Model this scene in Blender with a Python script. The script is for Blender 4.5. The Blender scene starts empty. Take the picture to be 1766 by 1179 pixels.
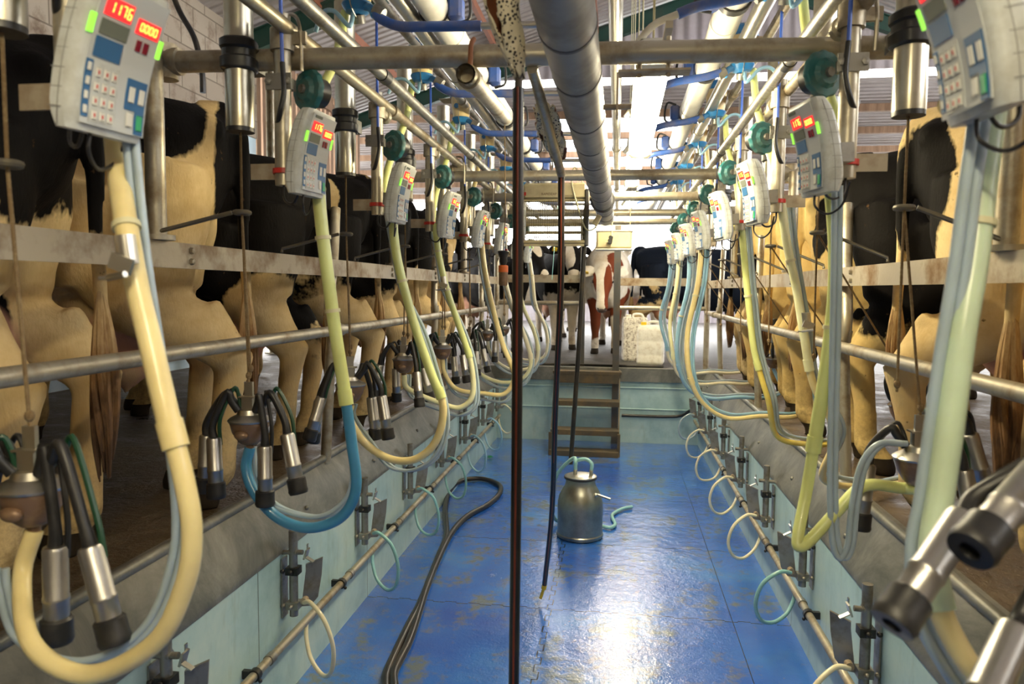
import bpy, bmesh, math, random
from mathutils import Vector, Matrix, Euler
random.seed(7)
PI = math.pi
scene = bpy.context.scene
col = scene.collection

# ---------------------------------------------------------------- camera
FPX, CX, CY = 1270.0, 883.0, 589.5
EYE = Vector((0, 0, 1.65))
_d = Vector(((1065-CX)/FPX, -(500-CY)/FPX, -1)).normalized()
_u = Vector((0, 1, 0)); _u = (_u - _u.dot(_d)*_d).normalized()
_x = _d.cross(_u)
_u = (_u*math.cos(.018) + _x*math.sin(.018)).normalized(); _x = _d.cross(_u)
ROT = Matrix((_x, _d, _u))                      # rows: camera -> world
cam_data = bpy.data.cameras.new('camera')
cam = bpy.data.objects.new('camera', cam_data); col.objects.link(cam)
cam.matrix_world = Matrix.Translation(EYE) @ ROT.to_4x4()
cam_data.sensor_width = 36; cam_data.lens = FPX/1766*36
cam_data.clip_start = .02
cam_data.dof.use_dof = True; cam_data.dof.focus_distance = 3.6; cam_data.dof.aperture_fstop = 4.2
scene.camera = cam

def at(u, v, X=None, Y=None, Z=None):
    """where the sight line through a measured photo point meets a plane of the room"""
    r = ROT @ Vector(((u-CX)/FPX, -(v-CY)/FPX, -1))
    if X is not None: t = (X-EYE.x)/r.x
    elif Y is not None: t = (Y-EYE.y)/r.y
    else: t = (Z-EYE.z)/r.z
    return EYE + r*t

# ---------------------------------------------------------------- world, exposure, lamps
scene.view_settings.view_transform = 'Standard'
scene.view_settings.look = 'None'
scene.view_settings.gamma = 1
scene.view_settings.use_curve_mapping = False
scene.view_settings.exposure = 0.62
w = bpy.data.worlds.new('sky'); scene.world = w; w.use_nodes = True
bg = w.node_tree.nodes['Background']
bg.inputs['Color'].default_value = (1, .985, .955, 1); bg.inputs['Strength'].default_value = 6.5
scene.cycles.max_bounces = 7; scene.cycles.transparent_max_bounces = 12
scene.cycles.sample_clamp_indirect = 4
scene.cycles.use_denoising = True

LAMPS = [(.10, 2.36, 2.37), (.10, 4.55, 2.52), (-.05, -1.15, 2.62), (.10, 6.9, 2.6)]  # third batten is an unseen addition over the camera, lighting the displays
# the battens give off their own light (see 'tube_diffuser'); their builder stands with the lamps below

# ---------------------------------------------------------------- materials
def nodes(name):
    m = bpy.data.materials.new(name); m.use_nodes = True
    nt = m.node_tree; b = nt.nodes['Principled BSDF']
    return m, nt, b
def N(nt, t, **k):
    n = nt.nodes.new(t)
    for a, v in k.items(): setattr(n, a, v)
    return n
def inp(n, **k):
    for a, v in k.items(): n.inputs[a.replace('_', ' ')].default_value = v
    return n
def coords(nt, scale=(1, 1, 1), kind='Object', loc=(0, 0, 0)):
    tc = N(nt, 'ShaderNodeTexCoord'); mp = N(nt, 'ShaderNodeMapping')
    mp.inputs['Scale'].default_value = scale; mp.inputs['Location'].default_value = loc
    nt.links.new(tc.outputs[kind], mp.inputs['Vector']); return mp.outputs[0]
def ramp(nt, fac, stops):
    r = N(nt, 'ShaderNodeValToRGB'); e = r.color_ramp.elements
    while len(e) < len(stops): e.new(.5)
    for el, (p, c) in zip(e, stops):
        el.position = p; el.color = (*c, 1) if len(c) == 3 else c
    nt.links.new(fac, r.inputs[0]); return r.outputs[0]
def noise(nt, vec, scale, detail=3, rough=.55, dist=0):
    n = N(nt, 'ShaderNodeTexNoise'); inp(n, Scale=scale, Detail=detail, Roughness=rough, Distortion=dist)
    nt.links.new(vec, n.inputs['Vector']); return n.outputs['Fac']
def mix(nt, f, a, b):
    m = N(nt, 'ShaderNodeMix', data_type='RGBA')
    for i, v in ((0, f), (6, a), (7, b)):
        if isinstance(v, (int, float)): m.inputs[i].default_value = v
        elif isinstance(v, tuple): m.inputs[i].default_value = (*v[:3], 1)
        else: nt.links.new(v, m.inputs[i])
    return m.outputs[2]
def math_(nt, op, a, b=None, c=None, clamp=False):
    m = N(nt, 'ShaderNodeMath', operation=op, use_clamp=clamp)
    for i, v in enumerate((a, b, c)):
        if v is None: continue
        if isinstance(v, (int, float)): m.inputs[i].default_value = v
        else: nt.links.new(v, m.inputs[i])
    return m.outputs[0]
def bump(nt, b, h, strength=.3, dist=.01):
    n = N(nt, 'ShaderNodeBump'); inp(n, Strength=strength, Distance=dist)
    nt.links.new(h, n.inputs['Height']); nt.links.new(n.outputs[0], b.inputs['Normal'])

def simple(name, c, rough=.5, metal=0, spots=None, spot_amt=.5, spot_scale=8, bumpy=0, ior=None, coat=0, emis=None, es=0):
    m, nt, b = nodes(name)
    inp(b, Roughness=rough, Metallic=metal)
    if coat: b.inputs['Coat Weight'].default_value = coat
    b.inputs['Base Color'].default_value = (*c, 1)
    if spots is not None:
        v = coords(nt)
        f = ramp(nt, noise(nt, v, spot_scale, 5, .65), [(.46, (0, 0, 0)), (.68, (spot_amt,)*3)])
        nt.links.new(mix(nt, f, c, spots), b.inputs['Base Color'])
        nt.links.new(math_(nt, 'ADD', math_(nt, 'MULTIPLY', f, .35), rough), b.inputs['Roughness'])
    if bumpy:
        bump(nt, b, noise(nt, coords(nt), 45, 4), bumpy, .004)
    if emis:
        b.inputs['Emission Color'].default_value = (*emis, 1); b.inputs['Emission Strength'].default_value = es
    return m

M = {}
M['galv'] = simple('galvanised_pipe', (.44, .40, .31), .40, .7, (.20, .13, .06), .75, 7, .15)
M['galv_flat'] = simple('galvanised_flat', (.46, .40, .30), .48, .5, (.20, .11, .045), .9, 5, .2)
M['steel'] = simple('stainless', (.56, .54, .48), .30, 1, (.25, .22, .17), .35, 9)
M['cyl'] = simple('cylinder_steel', (.50, .47, .38), .28, .9, (.25, .20, .10), .5, 6)
M['shell'] = simple('cup_steel', (.42, .41, .39), .36, 1, (.25, .22, .2), .3, 14)
M['steel_dirty'] = simple('dirty_steel', (.33, .32, .29), .38, .8, (.10, .08, .05), .6, 12, .2)
M['castbrown'] = simple('claw_bowl', (.20, .12, .07), .35, .3, (.32, .22, .13), .6, 30, .2)
M['rubber'] = simple('black_rubber', (.012, .012, .013), .38, 0, (.05, .045, .04), .4, 20)
M['hose_black'] = simple('black_hose', (.012, .012, .014), .3, 0, (.10, .07, .03), .3, 10)
M['green'] = simple('green_stripe', (.008, .05, .022), .4)
M['plastic_white'] = simple('white_plastic', (.72, .70, .62), .35, 0, (.30, .24, .14), .35, 10)
M['pvc'] = simple('white_pvc', (.75, .73, .64), .3, 0, (.35, .28, .16), .3, 5)
M['duct'] = simple('grey_duct', (.30, .295, .28), .42, .1, (.12, .10, .07), .5, 5, .15)
M['duct_rib'] = simple('duct_joint', (.10, .10, .11), .5, .1)
M['case'] = simple('display_case', (.56, .58, .56), .3, 0, (.30, .28, .22), .5, 18)
M['panel'] = simple('display_panel', (.55, .57, .56), .28, 0)
M['keyblue'] = simple('key_blue', (.03, .13, .30), .35)
M['keywhite'] = simple('key_white', (.72, .71, .64), .35)
M['keyred'] = simple('key_print', (.6, .12, .1), .4)
M['keygreen'] = simple('key_green', (.03, .38, .16), .35)
M['lcd'] = simple('lcd', (.16, .18, .15), .25)
M['darkred'] = simple('indicator_red', (.22, .01, .03), .2)
M['ledred'] = simple('led_red', (.5, .01, .01), .25, emis=(1, .03, .03), es=1.0)
M['digit'] = simple('led_digit', (1, .4, .05), .3, emis=(1, .42, .06), es=2.2)
M['ledgreen'] = simple('led_green', (.3, .9, .1), .3, emis=(.35, 1, .08), es=.55)
M['teal'] = simple('teal_plastic', (.02, .13, .14), .42, 0, (.16, .15, .10), .5, 14)
M['blue_cap'] = simple('blue_plastic', (.03, .20, .48), .28, 0, (.20, .22, .20), .4, 14)
M['jar'] = simple('meter_jar', (.82, .64, .32), .3, 0, (.50, .32, .12), .4, 20)
M['blue_rubber'] = simple('blue_rubber', (.03, .09, .34), .42, 0, (.22, .17, .09), .55, 8)
M['blue_cable'] = simple('blue_cable', (.03, .10, .5), .4)
M['rope'] = simple('rope', (.17, .11, .05), .85, 0, (.35, .27, .15), .6, 60, .4)
M['ropeblack'] = simple('guide_rod', (.13, .12, .10), .45, .5, (.25, .2, .1), .5, 20)
M['rust'] = simple('rust', (.22, .08, .03), .7)
M['red'] = simple('red_plastic', (.55, .03, .02), .4)
M['orange'] = simple('orange_plastic', (.75, .16, .03), .4)
M['yellow'] = simple('yellow_plastic', (.80, .55, .03), .4)
M['ladder'] = simple('ladder_steel', (.085, .07, .05), .55, .4, (.22, .15, .07), .6, 6, .3)
M['poledark'] = simple('post_dark', (.10, .10, .10), .45, .6, (.22, .14, .07), .5, 6, .2)
M['drum'] = simple('white_drum', (.82, .80, .72), .4, 0, (.30, .20, .08), .35, 22)
M['drum2'] = simple('spattered_drum', (.74, .70, .60), .45, 0, (.10, .05, .02), 1, 26)
M['cream'] = simple('cream_enamel', (.66, .57, .33), .4, 0, (.35, .22, .08), .4, 7)
M['greensteel'] = simple('green_steel', (.02, .07, .055), .5, .2, (.08, .08, .06), .5, 3)
M['redsteel'] = simple('red_oxide', (.28, .10, .05), .6)
M['cardboard'] = simple('brown_tape', (.20, .07, .03), .55)
M['matblack'] = simple('black_mat', (.03, .03, .03), .5, 0, (.12, .10, .08), .5, 8, .4)
M['muzzle'] = simple('muzzle_skin', (.10, .07, .06), .35)
M['eye'] = simple('eye', (.01, .008, .006), .08)
M['tag'] = simple('ear_tag', (.9, .62, .03), .4)
M['tealtape'] = simple('pale_teal', (.25, .62, .55), .5)
m, nt, b = nodes('hair_switch'); M['horn'] = m
v = coords(nt, (1, 1, .2)); sp_ = N(nt, 'ShaderNodeSeparateXYZ'); nt.links.new(coords(nt), sp_.inputs[0])
f = math_(nt, 'ADD', math_(nt, 'MULTIPLY', math_(nt, 'SUBTRACT', .82, sp_.outputs[2]), 1.7), math_(nt, 'MULTIPLY', math_(nt, 'SUBTRACT', noise(nt, v, 60, 4, .7), .5), .9))
nt.links.new(ramp(nt, f, [(.1, (.52, .36, .17)), (.45, (.24, .12, .04)), (.8, (.07, .035, .015))]), b.inputs['Base Color']); inp(b, Roughness=.85)
M['glow'] = simple('tube_diffuser', (.95, .93, .86), .3, emis=(1, .86, .56), es=72)
M['straps'] = simple('strap', (.62, .58, .36), .5)
M['grille'] = simple('grille_wire', (.20, .16, .07), .5)
M['red_line'] = simple('red_line', (.28, .05, .015), .5)

def hose_mat(name, c, sss=.0, coat=.15):
    m, nt, b = nodes(name)
    v = coords(nt)
    f = ramp(nt, noise(nt, v, 6, 4, .6), [(.4, (0, 0, 0)), (.75, (.5, .5, .5))])
    nt.links.new(mix(nt, f, c, (c[0]*.62, c[1]*.55, c[2]*.42)), b.inputs['Base Color'])
    inp(b, Roughness=.32); b.inputs['Coat Weight'].default_value = coat
    b.inputs['Subsurface Weight'].default_value = .35
    b.inputs['Subsurface Radius'].default_value = (.02, .018, .01); b.inputs['Subsurface Scale'].default_value = .5
    return m
H = dict(cream=hose_mat('hose_cream', (.80, .68, .34)), lime=hose_mat('hose_lime', (.68, .74, .30)),
         pale=hose_mat('hose_pale', (.78, .78, .50)), yellow=hose_mat('hose_yellow', (.82, .68, .16)),
         blue=hose_mat('hose_blue', (.06, .26, .48)), sky=hose_mat('hose_sky', (.30, .52, .70)),
         clear=hose_mat('hose_clear', (.40, .50, .58)), teal=hose_mat('hose_teal', (.25, .50, .55)),
         milk=hose_mat('hose_milk', (.78, .74, .56)), mint=hose_mat('hose_mint', (.60, .74, .55)))

# floor: wet blue rubber mats with jigsaw seams
m, nt, b = nodes('blue_mat'); M['floor'] = m
v = coords(nt); sep = N(nt, 'ShaderNodeSeparateXYZ'); nt.links.new(v, sep.inputs[0]); X, Y = sep.outputs[0], sep.outputs[1]
wv = math_(nt, 'SIGN', math_(nt, 'SINE', math_(nt, 'MULTIPLY', Y, 2*PI/.125)))
wx = math_(nt, 'SIGN', math_(nt, 'SINE', math_(nt, 'MULTIPLY', X, 2*PI/.125)))
def seam(c, pos, wave, amp, wd):
    q = math_(nt, 'SUBTRACT', c, pos)
    if wave is not None: q = math_(nt, 'SUBTRACT', q, math_(nt, 'MULTIPLY', wave, amp))
    return math_(nt, 'LESS_THAN', math_(nt, 'ABSOLUTE', q), wd)
s = seam(X, -.32, wv, .012, .0035)
# the jags of the seam
jag = math_(nt, 'MULTIPLY', math_(nt, 'LESS_THAN', math_(nt, 'ABSOLUTE', math_(nt, 'ADD', X, .32)), .013),
            math_(nt, 'LESS_THAN', math_(nt, 'PINGPONG', Y, .03125), .003))
s = math_(nt, 'MAXIMUM', s, jag)
s = math_(nt, 'MAXIMUM', s, seam(X, .60, None, 0, .002))
for p in (1.6, 2.66, 3.70, 4.72, 5.80, 6.85):
    s = math_(nt, 'MAXIMUM', s, seam(Y, p, wx, .006, .0035))
big = noise(nt, v, 1.3, 4, .6); fine = noise(nt, v, 9, 5, .7); grit = noise(nt, v, 90, 3, .6)
c1 = ramp(nt, big, [(.3, (.012, .065, .38)), (.55, (.022, .12, .50)), (.75, (.05, .21, .56))])
mud = ramp(nt, math_(nt, 'MULTIPLY', math_(nt, 'ADD', fine, noise(nt, v, 2.2, 5, .7)), .5), [(.51, (0, 0, 0)), (.60, (.8, .8, .8))])
c2 = mix(nt, mud, c1, (.12, .14, .09))
sp = ramp(nt, noise(nt, v, 55, 2, .5), [(.70, (0, 0, 0)), (.73, (1, 1, 1))])
c2 = mix(nt, math_(nt, 'MULTIPLY', sp, .5), c2, (.20, .14, .06))
nt.links.new(mix(nt, s, c2, (.01, .02, .05)), b.inputs['Base Color'])
rg = ramp(nt, noise(nt, v, 2.4, 6, .68, .4), [(.40, (.03,)*3), (.52, (.12,)*3), (.68, (.28,)*3)])
nt.links.new(rg, b.inputs['Roughness'])
hh = math_(nt, 'ADD', math_(nt, 'MULTIPLY', grit, .35), math_(nt, 'ADD', math_(nt, 'MULTIPLY', fine, 1.2), math_(nt, 'MULTIPLY', s, -2)))
bump(nt, b, hh, .55, .006)
b.inputs['Coat Weight'].default_value = .7; b.inputs['Coat Roughness'].default_value = .07
cn = N(nt, 'ShaderNodeBump'); inp(cn, Strength=.6, Distance=.008); nt.links.new(fine, cn.inputs['Height']); nt.links.new(cn.outputs[0], b.inputs['Coat Normal'])

# pale blue pit wall panels
m, nt, b = nodes('pit_panel'); M['panelwall'] = m
v = coords(nt)
f1 = noise(nt, v, 2.2, 6, .7); f2 = noise(nt, coords(nt, (1, 1, .25)), 14, 4, .7)
c = ramp(nt, f1, [(.3, (.27, .43, .48)), (.5, (.40, .57, .60)), (.72, (.54, .66, .64))])
c = mix(nt, ramp(nt, f2, [(.55, (0, 0, 0)), (.8, (.5, .5, .5))]), c, (.22, .30, .26))
sep = N(nt, 'ShaderNodeSeparateXYZ'); nt.links.new(v, sep.inputs[0])
pj = math_(nt, 'LESS_THAN', math_(nt, 'PINGPONG', math_(nt, 'SUBTRACT', sep.outputs[1], .10), .6), .003)
nt.links.new(mix(nt, pj, c, (.10, .14, .15)), b.inputs['Base Color']); inp(b, Roughness=.4)
bump(nt, b, f2, .15, .004)

# zinc curb plate
m, nt, b = nodes('curb_zinc'); M['zinc'] = m
v = coords(nt); f1 = noise(nt, v, 3, 7, .75, .5); f2 = noise(nt, v, 40, 3)
nt.links.new(ramp(nt, f1, [(.3, (.10, .105, .10)), (.5, (.20, .20, .18)), (.7, (.34, .33, .29))]), b.inputs['Base Color'])
inp(b, Roughness=.42, Metallic=.55); bump(nt, b, f2, .12, .003)

# muddy concrete deck
m, nt, b = nodes('muddy_deck'); M['deck'] = m
v = coords(nt); f1 = noise(nt, v, 2.5, 7, .75); f2 = noise(nt, v, 22, 5, .7)
nt.links.new(ramp(nt, f1, [(.3, (.030, .018, .008)), (.5, (.085, .055, .028)), (.7, (.16, .12, .075))]), b.inputs['Base Color'])
nt.links.new(ramp(nt, f1, [(.35, (.25,)*3), (.6, (.7,)*3)]), b.inputs['Roughness'])
bump(nt, b, f2, .9, .02)
# wet grey slurry yard
m, nt, b = nodes('slurry_yard'); M['yard'] = m
v = coords(nt); f1 = noise(nt, v, 1.2, 7, .75); f2 = noise(nt, v, 9, 5, .7)
nt.links.new(ramp(nt, f1, [(.35, (.035, .030, .026)), (.65, (.12, .11, .10))]), b.inputs['Base Color'])
inp(b, Roughness=.38); bump(nt, b, f2, 1.0, .06)

# corrugated sheet
def corr(name, c, axis, period=.15, rough=.55, dirt=(.25, .2, .15)):
    m, nt, b = nodes(name); v = coords(nt); sep = N(nt, 'ShaderNodeSeparateXYZ'); nt.links.new(v, sep.inputs[0])
    h = math_(nt, 'SINE', math_(nt, 'MULTIPLY', sep.outputs[axis], 2*PI/period))
    f = ramp(nt, noise(nt, v, 1.5, 5, .65), [(.4, (0, 0, 0)), (.75, (.6, .6, .6))])
    nt.links.new(mix(nt, f, c, dirt), b.inputs['Base Color']); inp(b, Roughness=rough)
    bump(nt, b, h, 1.0, .02); return m
M['roof'] = corr('roof_sheet', (.40, .37, .37), 1, .15)
M['gable'] = corr('gable_sheet', (.46, .42, .46), 0, .2)
M['bluesheet'] = corr('blue_sheet', (.50, .66, .78), 1, .3, .45, (.55, .62, .66))
# block wall
m, nt, b = nodes('block_wall'); M['block'] = m
v = coords(nt); sw = N(nt, 'ShaderNodeSeparateXYZ'); nt.links.new(v, sw.inputs[0])
cb = N(nt, 'ShaderNodeCombineXYZ'); nt.links.new(sw.outputs[1], cb.inputs[0]); nt.links.new(sw.outputs[2], cb.inputs[1])
br = N(nt, 'ShaderNodeTexBrick'); nt.links.new(cb.outputs[0], br.inputs[0])
inp(br, Scale=1.0); br.inputs['Brick Width'].default_value = .44; br.inputs['Row Height'].default_value = .215
br.inputs['Mortar Size'].default_value = .008
br.inputs['Color1'].default_value = (.30, .25, .20, 1); br.inputs['Color2'].default_value = (.36, .31, .25, 1); br.inputs['Mortar'].default_value = (.17, .14, .11, 1)
f = ramp(nt, noise(nt, v, 3, 6, .7), [(.5, (0, 0, 0)), (.7, (.8, .8, .8))])
nt.links.new(mix(nt, f, br.outputs[0], (.10, .055, .03)), b.inputs['Base Color']); inp(b, Roughness=.9)
# timber
m, nt, b = nodes('timber_board'); M['timber'] = m
v = coords(nt, (1, 1, .1)); f = noise(nt, v, 14, 5, .7)
nt.links.new(ramp(nt, f, [(.3, (.14, .08, .045)), (.7, (.30, .19, .12))]), b.inputs['Base Color']); inp(b, Roughness=.85)
# fly-specked paper
m, nt, b = nodes('fly_paper'); M['fly'] = m
v = coords(nt); vo = N(nt, 'ShaderNodeTexVoronoi'); inp(vo, Scale=120); nt.links.new(v, vo.inputs['Vector'])
f = math_(nt, 'LESS_THAN', vo.outputs['Distance'], .36)
f = math_(nt, 'MULTIPLY', f, math_(nt, 'GREATER_THAN', noise(nt, v, 30, 2), .44))
nt.links.new(mix(nt, f, (.74, .66, .46), (.03, .02, .015)), b.inputs['Base Color']); inp(b, Roughness=.5)
# bucket metal
m, nt, b = nodes('bucket_metal'); M['bucket'] = m
v = coords(nt); f = noise(nt, v, 9, 6, .7)
nt.links.new(ramp(nt, f, [(.3, (.24, .24, .21)), (.65, (.38, .38, .34))]), b.inputs['Base Color'])
inp(b, Metallic=.95); nt.links.new(ramp(nt, f, [(.3, (.28,)*3), (.7, (.42,)*3)]), b.inputs['Roughness'])

def coat_mat(name, black, white=(), amp=1.1, seed=0, dark=(.006, .005, .0045), light=(.74, .56, .28)):
    """cow hide: patches are fixed on the animal; udder pink, feet muddy, hooves dark"""
    m, nt, b = nodes(name)
    v = coords(nt)
    nz = N(nt, 'ShaderNodeTexNoise'); inp(nz, Scale=2.6, Detail=5, Roughness=.62)
    mp = N(nt, 'ShaderNodeMapping'); mp.inputs['Location'].default_value = (seed*3.7, seed*1.3, seed*2.1)
    nt.links.new(v, mp.inputs[0]); nt.links.new(mp.outputs[0], nz.inputs['Vector'])
    n = math_(nt, 'MULTIPLY', math_(nt, 'SUBTRACT', nz.outputs['Fac'], .5), amp)
    hair = math_(nt, 'MULTIPLY', math_(nt, 'SUBTRACT', noise(nt, coords(nt, (1, 1, .3)), 60, 3), .5), .10)
    n = math_(nt, 'ADD', n, hair)
    def blob(lst):
        out = None
        for (c, r) in lst:
            s1 = N(nt, 'ShaderNodeVectorMath', operation='SUBTRACT'); nt.links.new(v, s1.inputs[0]); s1.inputs[1].default_value = c
            s2 = N(nt, 'ShaderNodeVectorMath', operation='DIVIDE'); nt.links.new(s1.outputs[0], s2.inputs[0]); s2.inputs[1].default_value = r
            s3 = N(nt, 'ShaderNodeVectorMath', operation='LENGTH'); nt.links.new(s2.outputs[0], s3.inputs[0])
            out = s3.outputs['Value'] if out is None else math_(nt, 'MINIMUM', out, s3.outputs['Value'])
        q = math_(nt, 'ADD', out, n)
        return math_(nt, 'MULTIPLY', math_(nt, 'SUBTRACT', 1.0, q), 14, clamp=True)
    fb = blob(black) if black else 0.0
    lc = ramp(nt, noise(nt, v, 3.5, 6, .7), [(.3, (light[0]*.72, light[1]*.62, light[2]*.48)), (.6, light)])
    c = mix(nt, fb, lc, dark)
    if white: c = mix(nt, blob(white), c, lc)
    sep = N(nt, 'ShaderNodeSeparateXYZ'); nt.links.new(v, sep.inputs[0]); xx, zz = sep.outputs[0], sep.outputs[2]
    # udder
    s1 = N(nt, 'ShaderNodeVectorMath', operation='SUBTRACT'); nt.links.new(v, s1.inputs[0]); s1.inputs[1].default_value = (.42, 0, .60)
    s2 = N(nt, 'ShaderNodeVectorMath', operation='DIVIDE'); nt.links.new(s1.outputs[0], s2.inputs[0]); s2.inputs[1].default_value = (.30, .175, .235)
    s3 = N(nt, 'ShaderNodeVectorMath', operation='LENGTH'); nt.links.new(s2.outputs[0], s3.inputs[0])
    fu = math_(nt, 'MULTIPLY', math_(nt, 'SUBTRACT', 1.0, s3.outputs['Value']), 8, clamp=True)
    c = mix(nt, fu, c, (.50, .26, .17))
    # mud on feet and flanks
    mn = noise(nt, v, 14, 6, .75)
    low = math_(nt, 'MULTIPLY', math_(nt, 'SUBTRACT', .62, zz), 1.5, clamp=True)
    fm = math_(nt, 'MULTIPLY', math_(nt, 'ADD', low, -.10), ramp(nt, mn, [(.38, (.15,)*3), (.6, (1,)*3)]), clamp=True)
    fm = math_(nt, 'MAXIMUM', fm, ramp(nt, noise(nt, v, 26, 4, .6), [(.69, (0, 0, 0)), (.74, (.8, .8, .8))]))
    c = mix(nt, fm, c, (.10, .055, .022))
    hoof = math_(nt, 'LESS_THAN', zz, .075)
    c = mix(nt, hoof, c, (.03, .022, .015))
    nt.links.new(c, b.inputs['Base Color']); inp(b, Roughness=.72)
    b.inputs['Specular IOR Level'].default_value = .10
    bump(nt, b, noise(nt, coords(nt, (1, 1, .35)), 110, 3), .35, .006)
    return m

# ---------------------------------------------------------------- mesh helpers
class MB:
    def __init__(s): s.v = []; s.f = []; s.m = []; s.cur = 0
    def add(s, vs, fs, T=None):
        o = len(s.v)
        s.v += [tuple(T @ Vector(p)) if T is not None else tuple(p) for p in vs]
        s.f += [tuple(i+o for i in f) for f in fs]; s.m += [s.cur]*len(fs); return s
    def mat(s, i): s.cur = i; return s
    def box(s, c, size, T=None, rot=None, bev=0):
        x, y, z = (q/2 for q in size)
        if bev:
            bb = min(bev, x*.9, y*.9, z*.9); vs = []; 
            for sz in (-1, 1):
                for ins in ((bb, 0) if sz < 0 else (0, bb)):
                    zz = sz*z if ins else sz*(z-bb)
                    for (sx, sy, ax, ay) in ((-1,-1,1,0),(-1,-1,0,1),(-1,1,0,-1),(-1,1,1,0),(1,1,-1,0),(1,1,0,-1),(1,-1,0,1),(1,-1,-1,0)):
                        vs.append((sx*(x-ins)+ax*bb, sy*(y-ins)+ay*bb, zz))
            vs = [(p[0], p[1], p[2]) for p in vs]
            fs = [tuple(range(7, -1, -1))]
            fs[0] = tuple(range(8))
            for r in range(3):
                for i in range(8): fs.append((r*8+i, r*8+(i+1) % 8, (r+1)*8+(i+1) % 8, (r+1)*8+i))
            fs.append(tuple(range(24, 32)))
            vs2 = vs
        else:
            vs2 = [(a, b_, c_) for a in (-x, x) for b_ in (-y, y) for c_ in (-z, z)]
            fs = [(0, 1, 3, 2), (4, 6, 7, 5), (0, 4, 5, 1), (2, 3, 7, 6), (0, 2, 6, 4), (1, 5, 7, 3)]
        L = Matrix.Translation(c)
        if rot is not None: L = L @ Euler(rot).to_matrix().to_4x4()
        return s.add(vs2, fs, T @ L if T is not None else L)
    def tube(s, pts, r, seg=12, T=None, closed=False, smooth=0, caps=True, flat=None):
        P = [Vector(p) for p in pts]
        R = list(r) if isinstance(r, (list, tuple)) else [r]*len(P)
        if smooth: P, R = spline(P, R, smooth, closed)
        n = len(P)
        tan = []
        for i in range(n):
            a = P[(i-1) % n] if (closed or i) else P[0]; c = P[(i+1) % n] if (closed or i < n-1) else P[-1]
            t = (c-a); tan.append(t.normalized() if t.length > 1e-9 else Vector((0, 0, 1)))
        ref = Vector((0, 0, 1)) if abs(tan[0].z) < .9 else Vector((1, 0, 0))
        nrm = (ref - ref.dot(tan[0])*tan[0]).normalized(); vs = []
        for i in range(n):
            nrm = (nrm - nrm.dot(tan[i])*tan[i]).normalized(); bn = tan[i].cross(nrm)
            for k in range(seg):
                a = 2*PI*k/seg
                q = math.cos(a)*nrm*(flat or 1) + math.sin(a)*bn
                vs.append(P[i] + q*R[i])
        fs = []
        for i in range(n if closed else n-1):
            j = (i+1) % n
            for k in range(seg): fs.append((i*seg+k, i*seg+(k+1) % seg, j*seg+(k+1) % seg, j*seg+k))
        if caps and not closed:
            fs.append(tuple(range(seg-1, -1, -1))); fs.append(tuple((n-1)*seg+k for k in range(seg)))
        return s.add(vs, fs, T)
    def lathe(s, prof, seg=24, T=None, ribs=0, ramp_=0):
        vs = []; fs = []
        for (r, z) in prof:
            for k in range(seg):
                a = 2*PI*k/seg; rr = r*(1 + (ramp_ if ribs and (k*ribs//seg) % 2 else 0))
                vs.append((rr*math.cos(a), rr*math.sin(a), z))
        for i in range(len(prof)-1):
            for k in range(seg): fs.append((i*seg+k, i*seg+(k+1) % seg, (i+1)*seg+(k+1) % seg, (i+1)*seg+k))
        if prof[0][0] > 1e-5: fs.append(tuple(range(seg-1, -1, -1)))
        if prof[-1][0] > 1e-5: fs.append(tuple((len(prof)-1)*seg+k for k in range(seg)))
        return s.add(vs, fs, T)
    def ball(s, c, r, T=None, seg=14, rings=9):
        rx, ry, rz = (r, r, r) if isinstance(r, (int, float)) else r
        vs = [(c[0], c[1], c[2]-rz)]; fs = []
        for i in range(1, rings):
            a = -PI/2 + PI*i/rings
            for k in range(seg):
                p = 2*PI*k/seg; vs.append((c[0]+rx*math.cos(a)*math.cos(p), c[1]+ry*math.cos(a)*math.sin(p), c[2]+rz*math.sin(a)))
        vs.append((c[0], c[1], c[2]+rz)); t = len(vs)-1
        for k in range(seg): fs.append((0, 1+(k+1) % seg, 1+k)); fs.append((t, t-seg+k, t-seg+(k+1) % seg))
        for i in range(rings-2):
            for k in range(seg):
                a = 1+i*seg; fs.append((a+k, a+(k+1) % seg, a+seg+(k+1) % seg, a+seg+k))
        return s.add(vs, fs, T)
    def prism(s, poly, depth, T=None):
        """poly in local x,z plane extruded along y by +-depth/2"""
        n = len(poly); vs = [(p[0], -depth/2, p[1]) for p in poly]+[(p[0], depth/2, p[1]) for p in poly]
        fs = [tuple(range(n)), tuple(range(2*n-1, n-1, -1))]+[(i, i+n, (i+1) % n+n, (i+1) % n) for i in range(n)]
        return s.add(vs, fs, T)
    def mesh(s, name):
        me = bpy.data.meshes.new(name); me.from_pydata(s.v, [], s.f)
        if any(s.m): me.polygons.foreach_set('material_index', s.m)
        bm = bmesh.new(); bm.from_mesh(me); bmesh.ops.recalc_face_normals(bm, faces=bm.faces); bm.to_mesh(me); bm.free()
        me.shade_smooth(); me.set_sharp_from_angle(angle=R(38)); return me
    def build(s, name, mats, parent=None, loc=None):
        me = s.mesh(name)
        for mm in (mats if isinstance(mats, (list, tuple)) else [mats]): me.materials.append(mm)
        o = bpy.data.objects.new(name, me); col.objects.link(o)
        if parent is not None: o.parent = parent
        if loc is not None: o.location = loc
        return o
def R(a): return math.radians(a)
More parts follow.
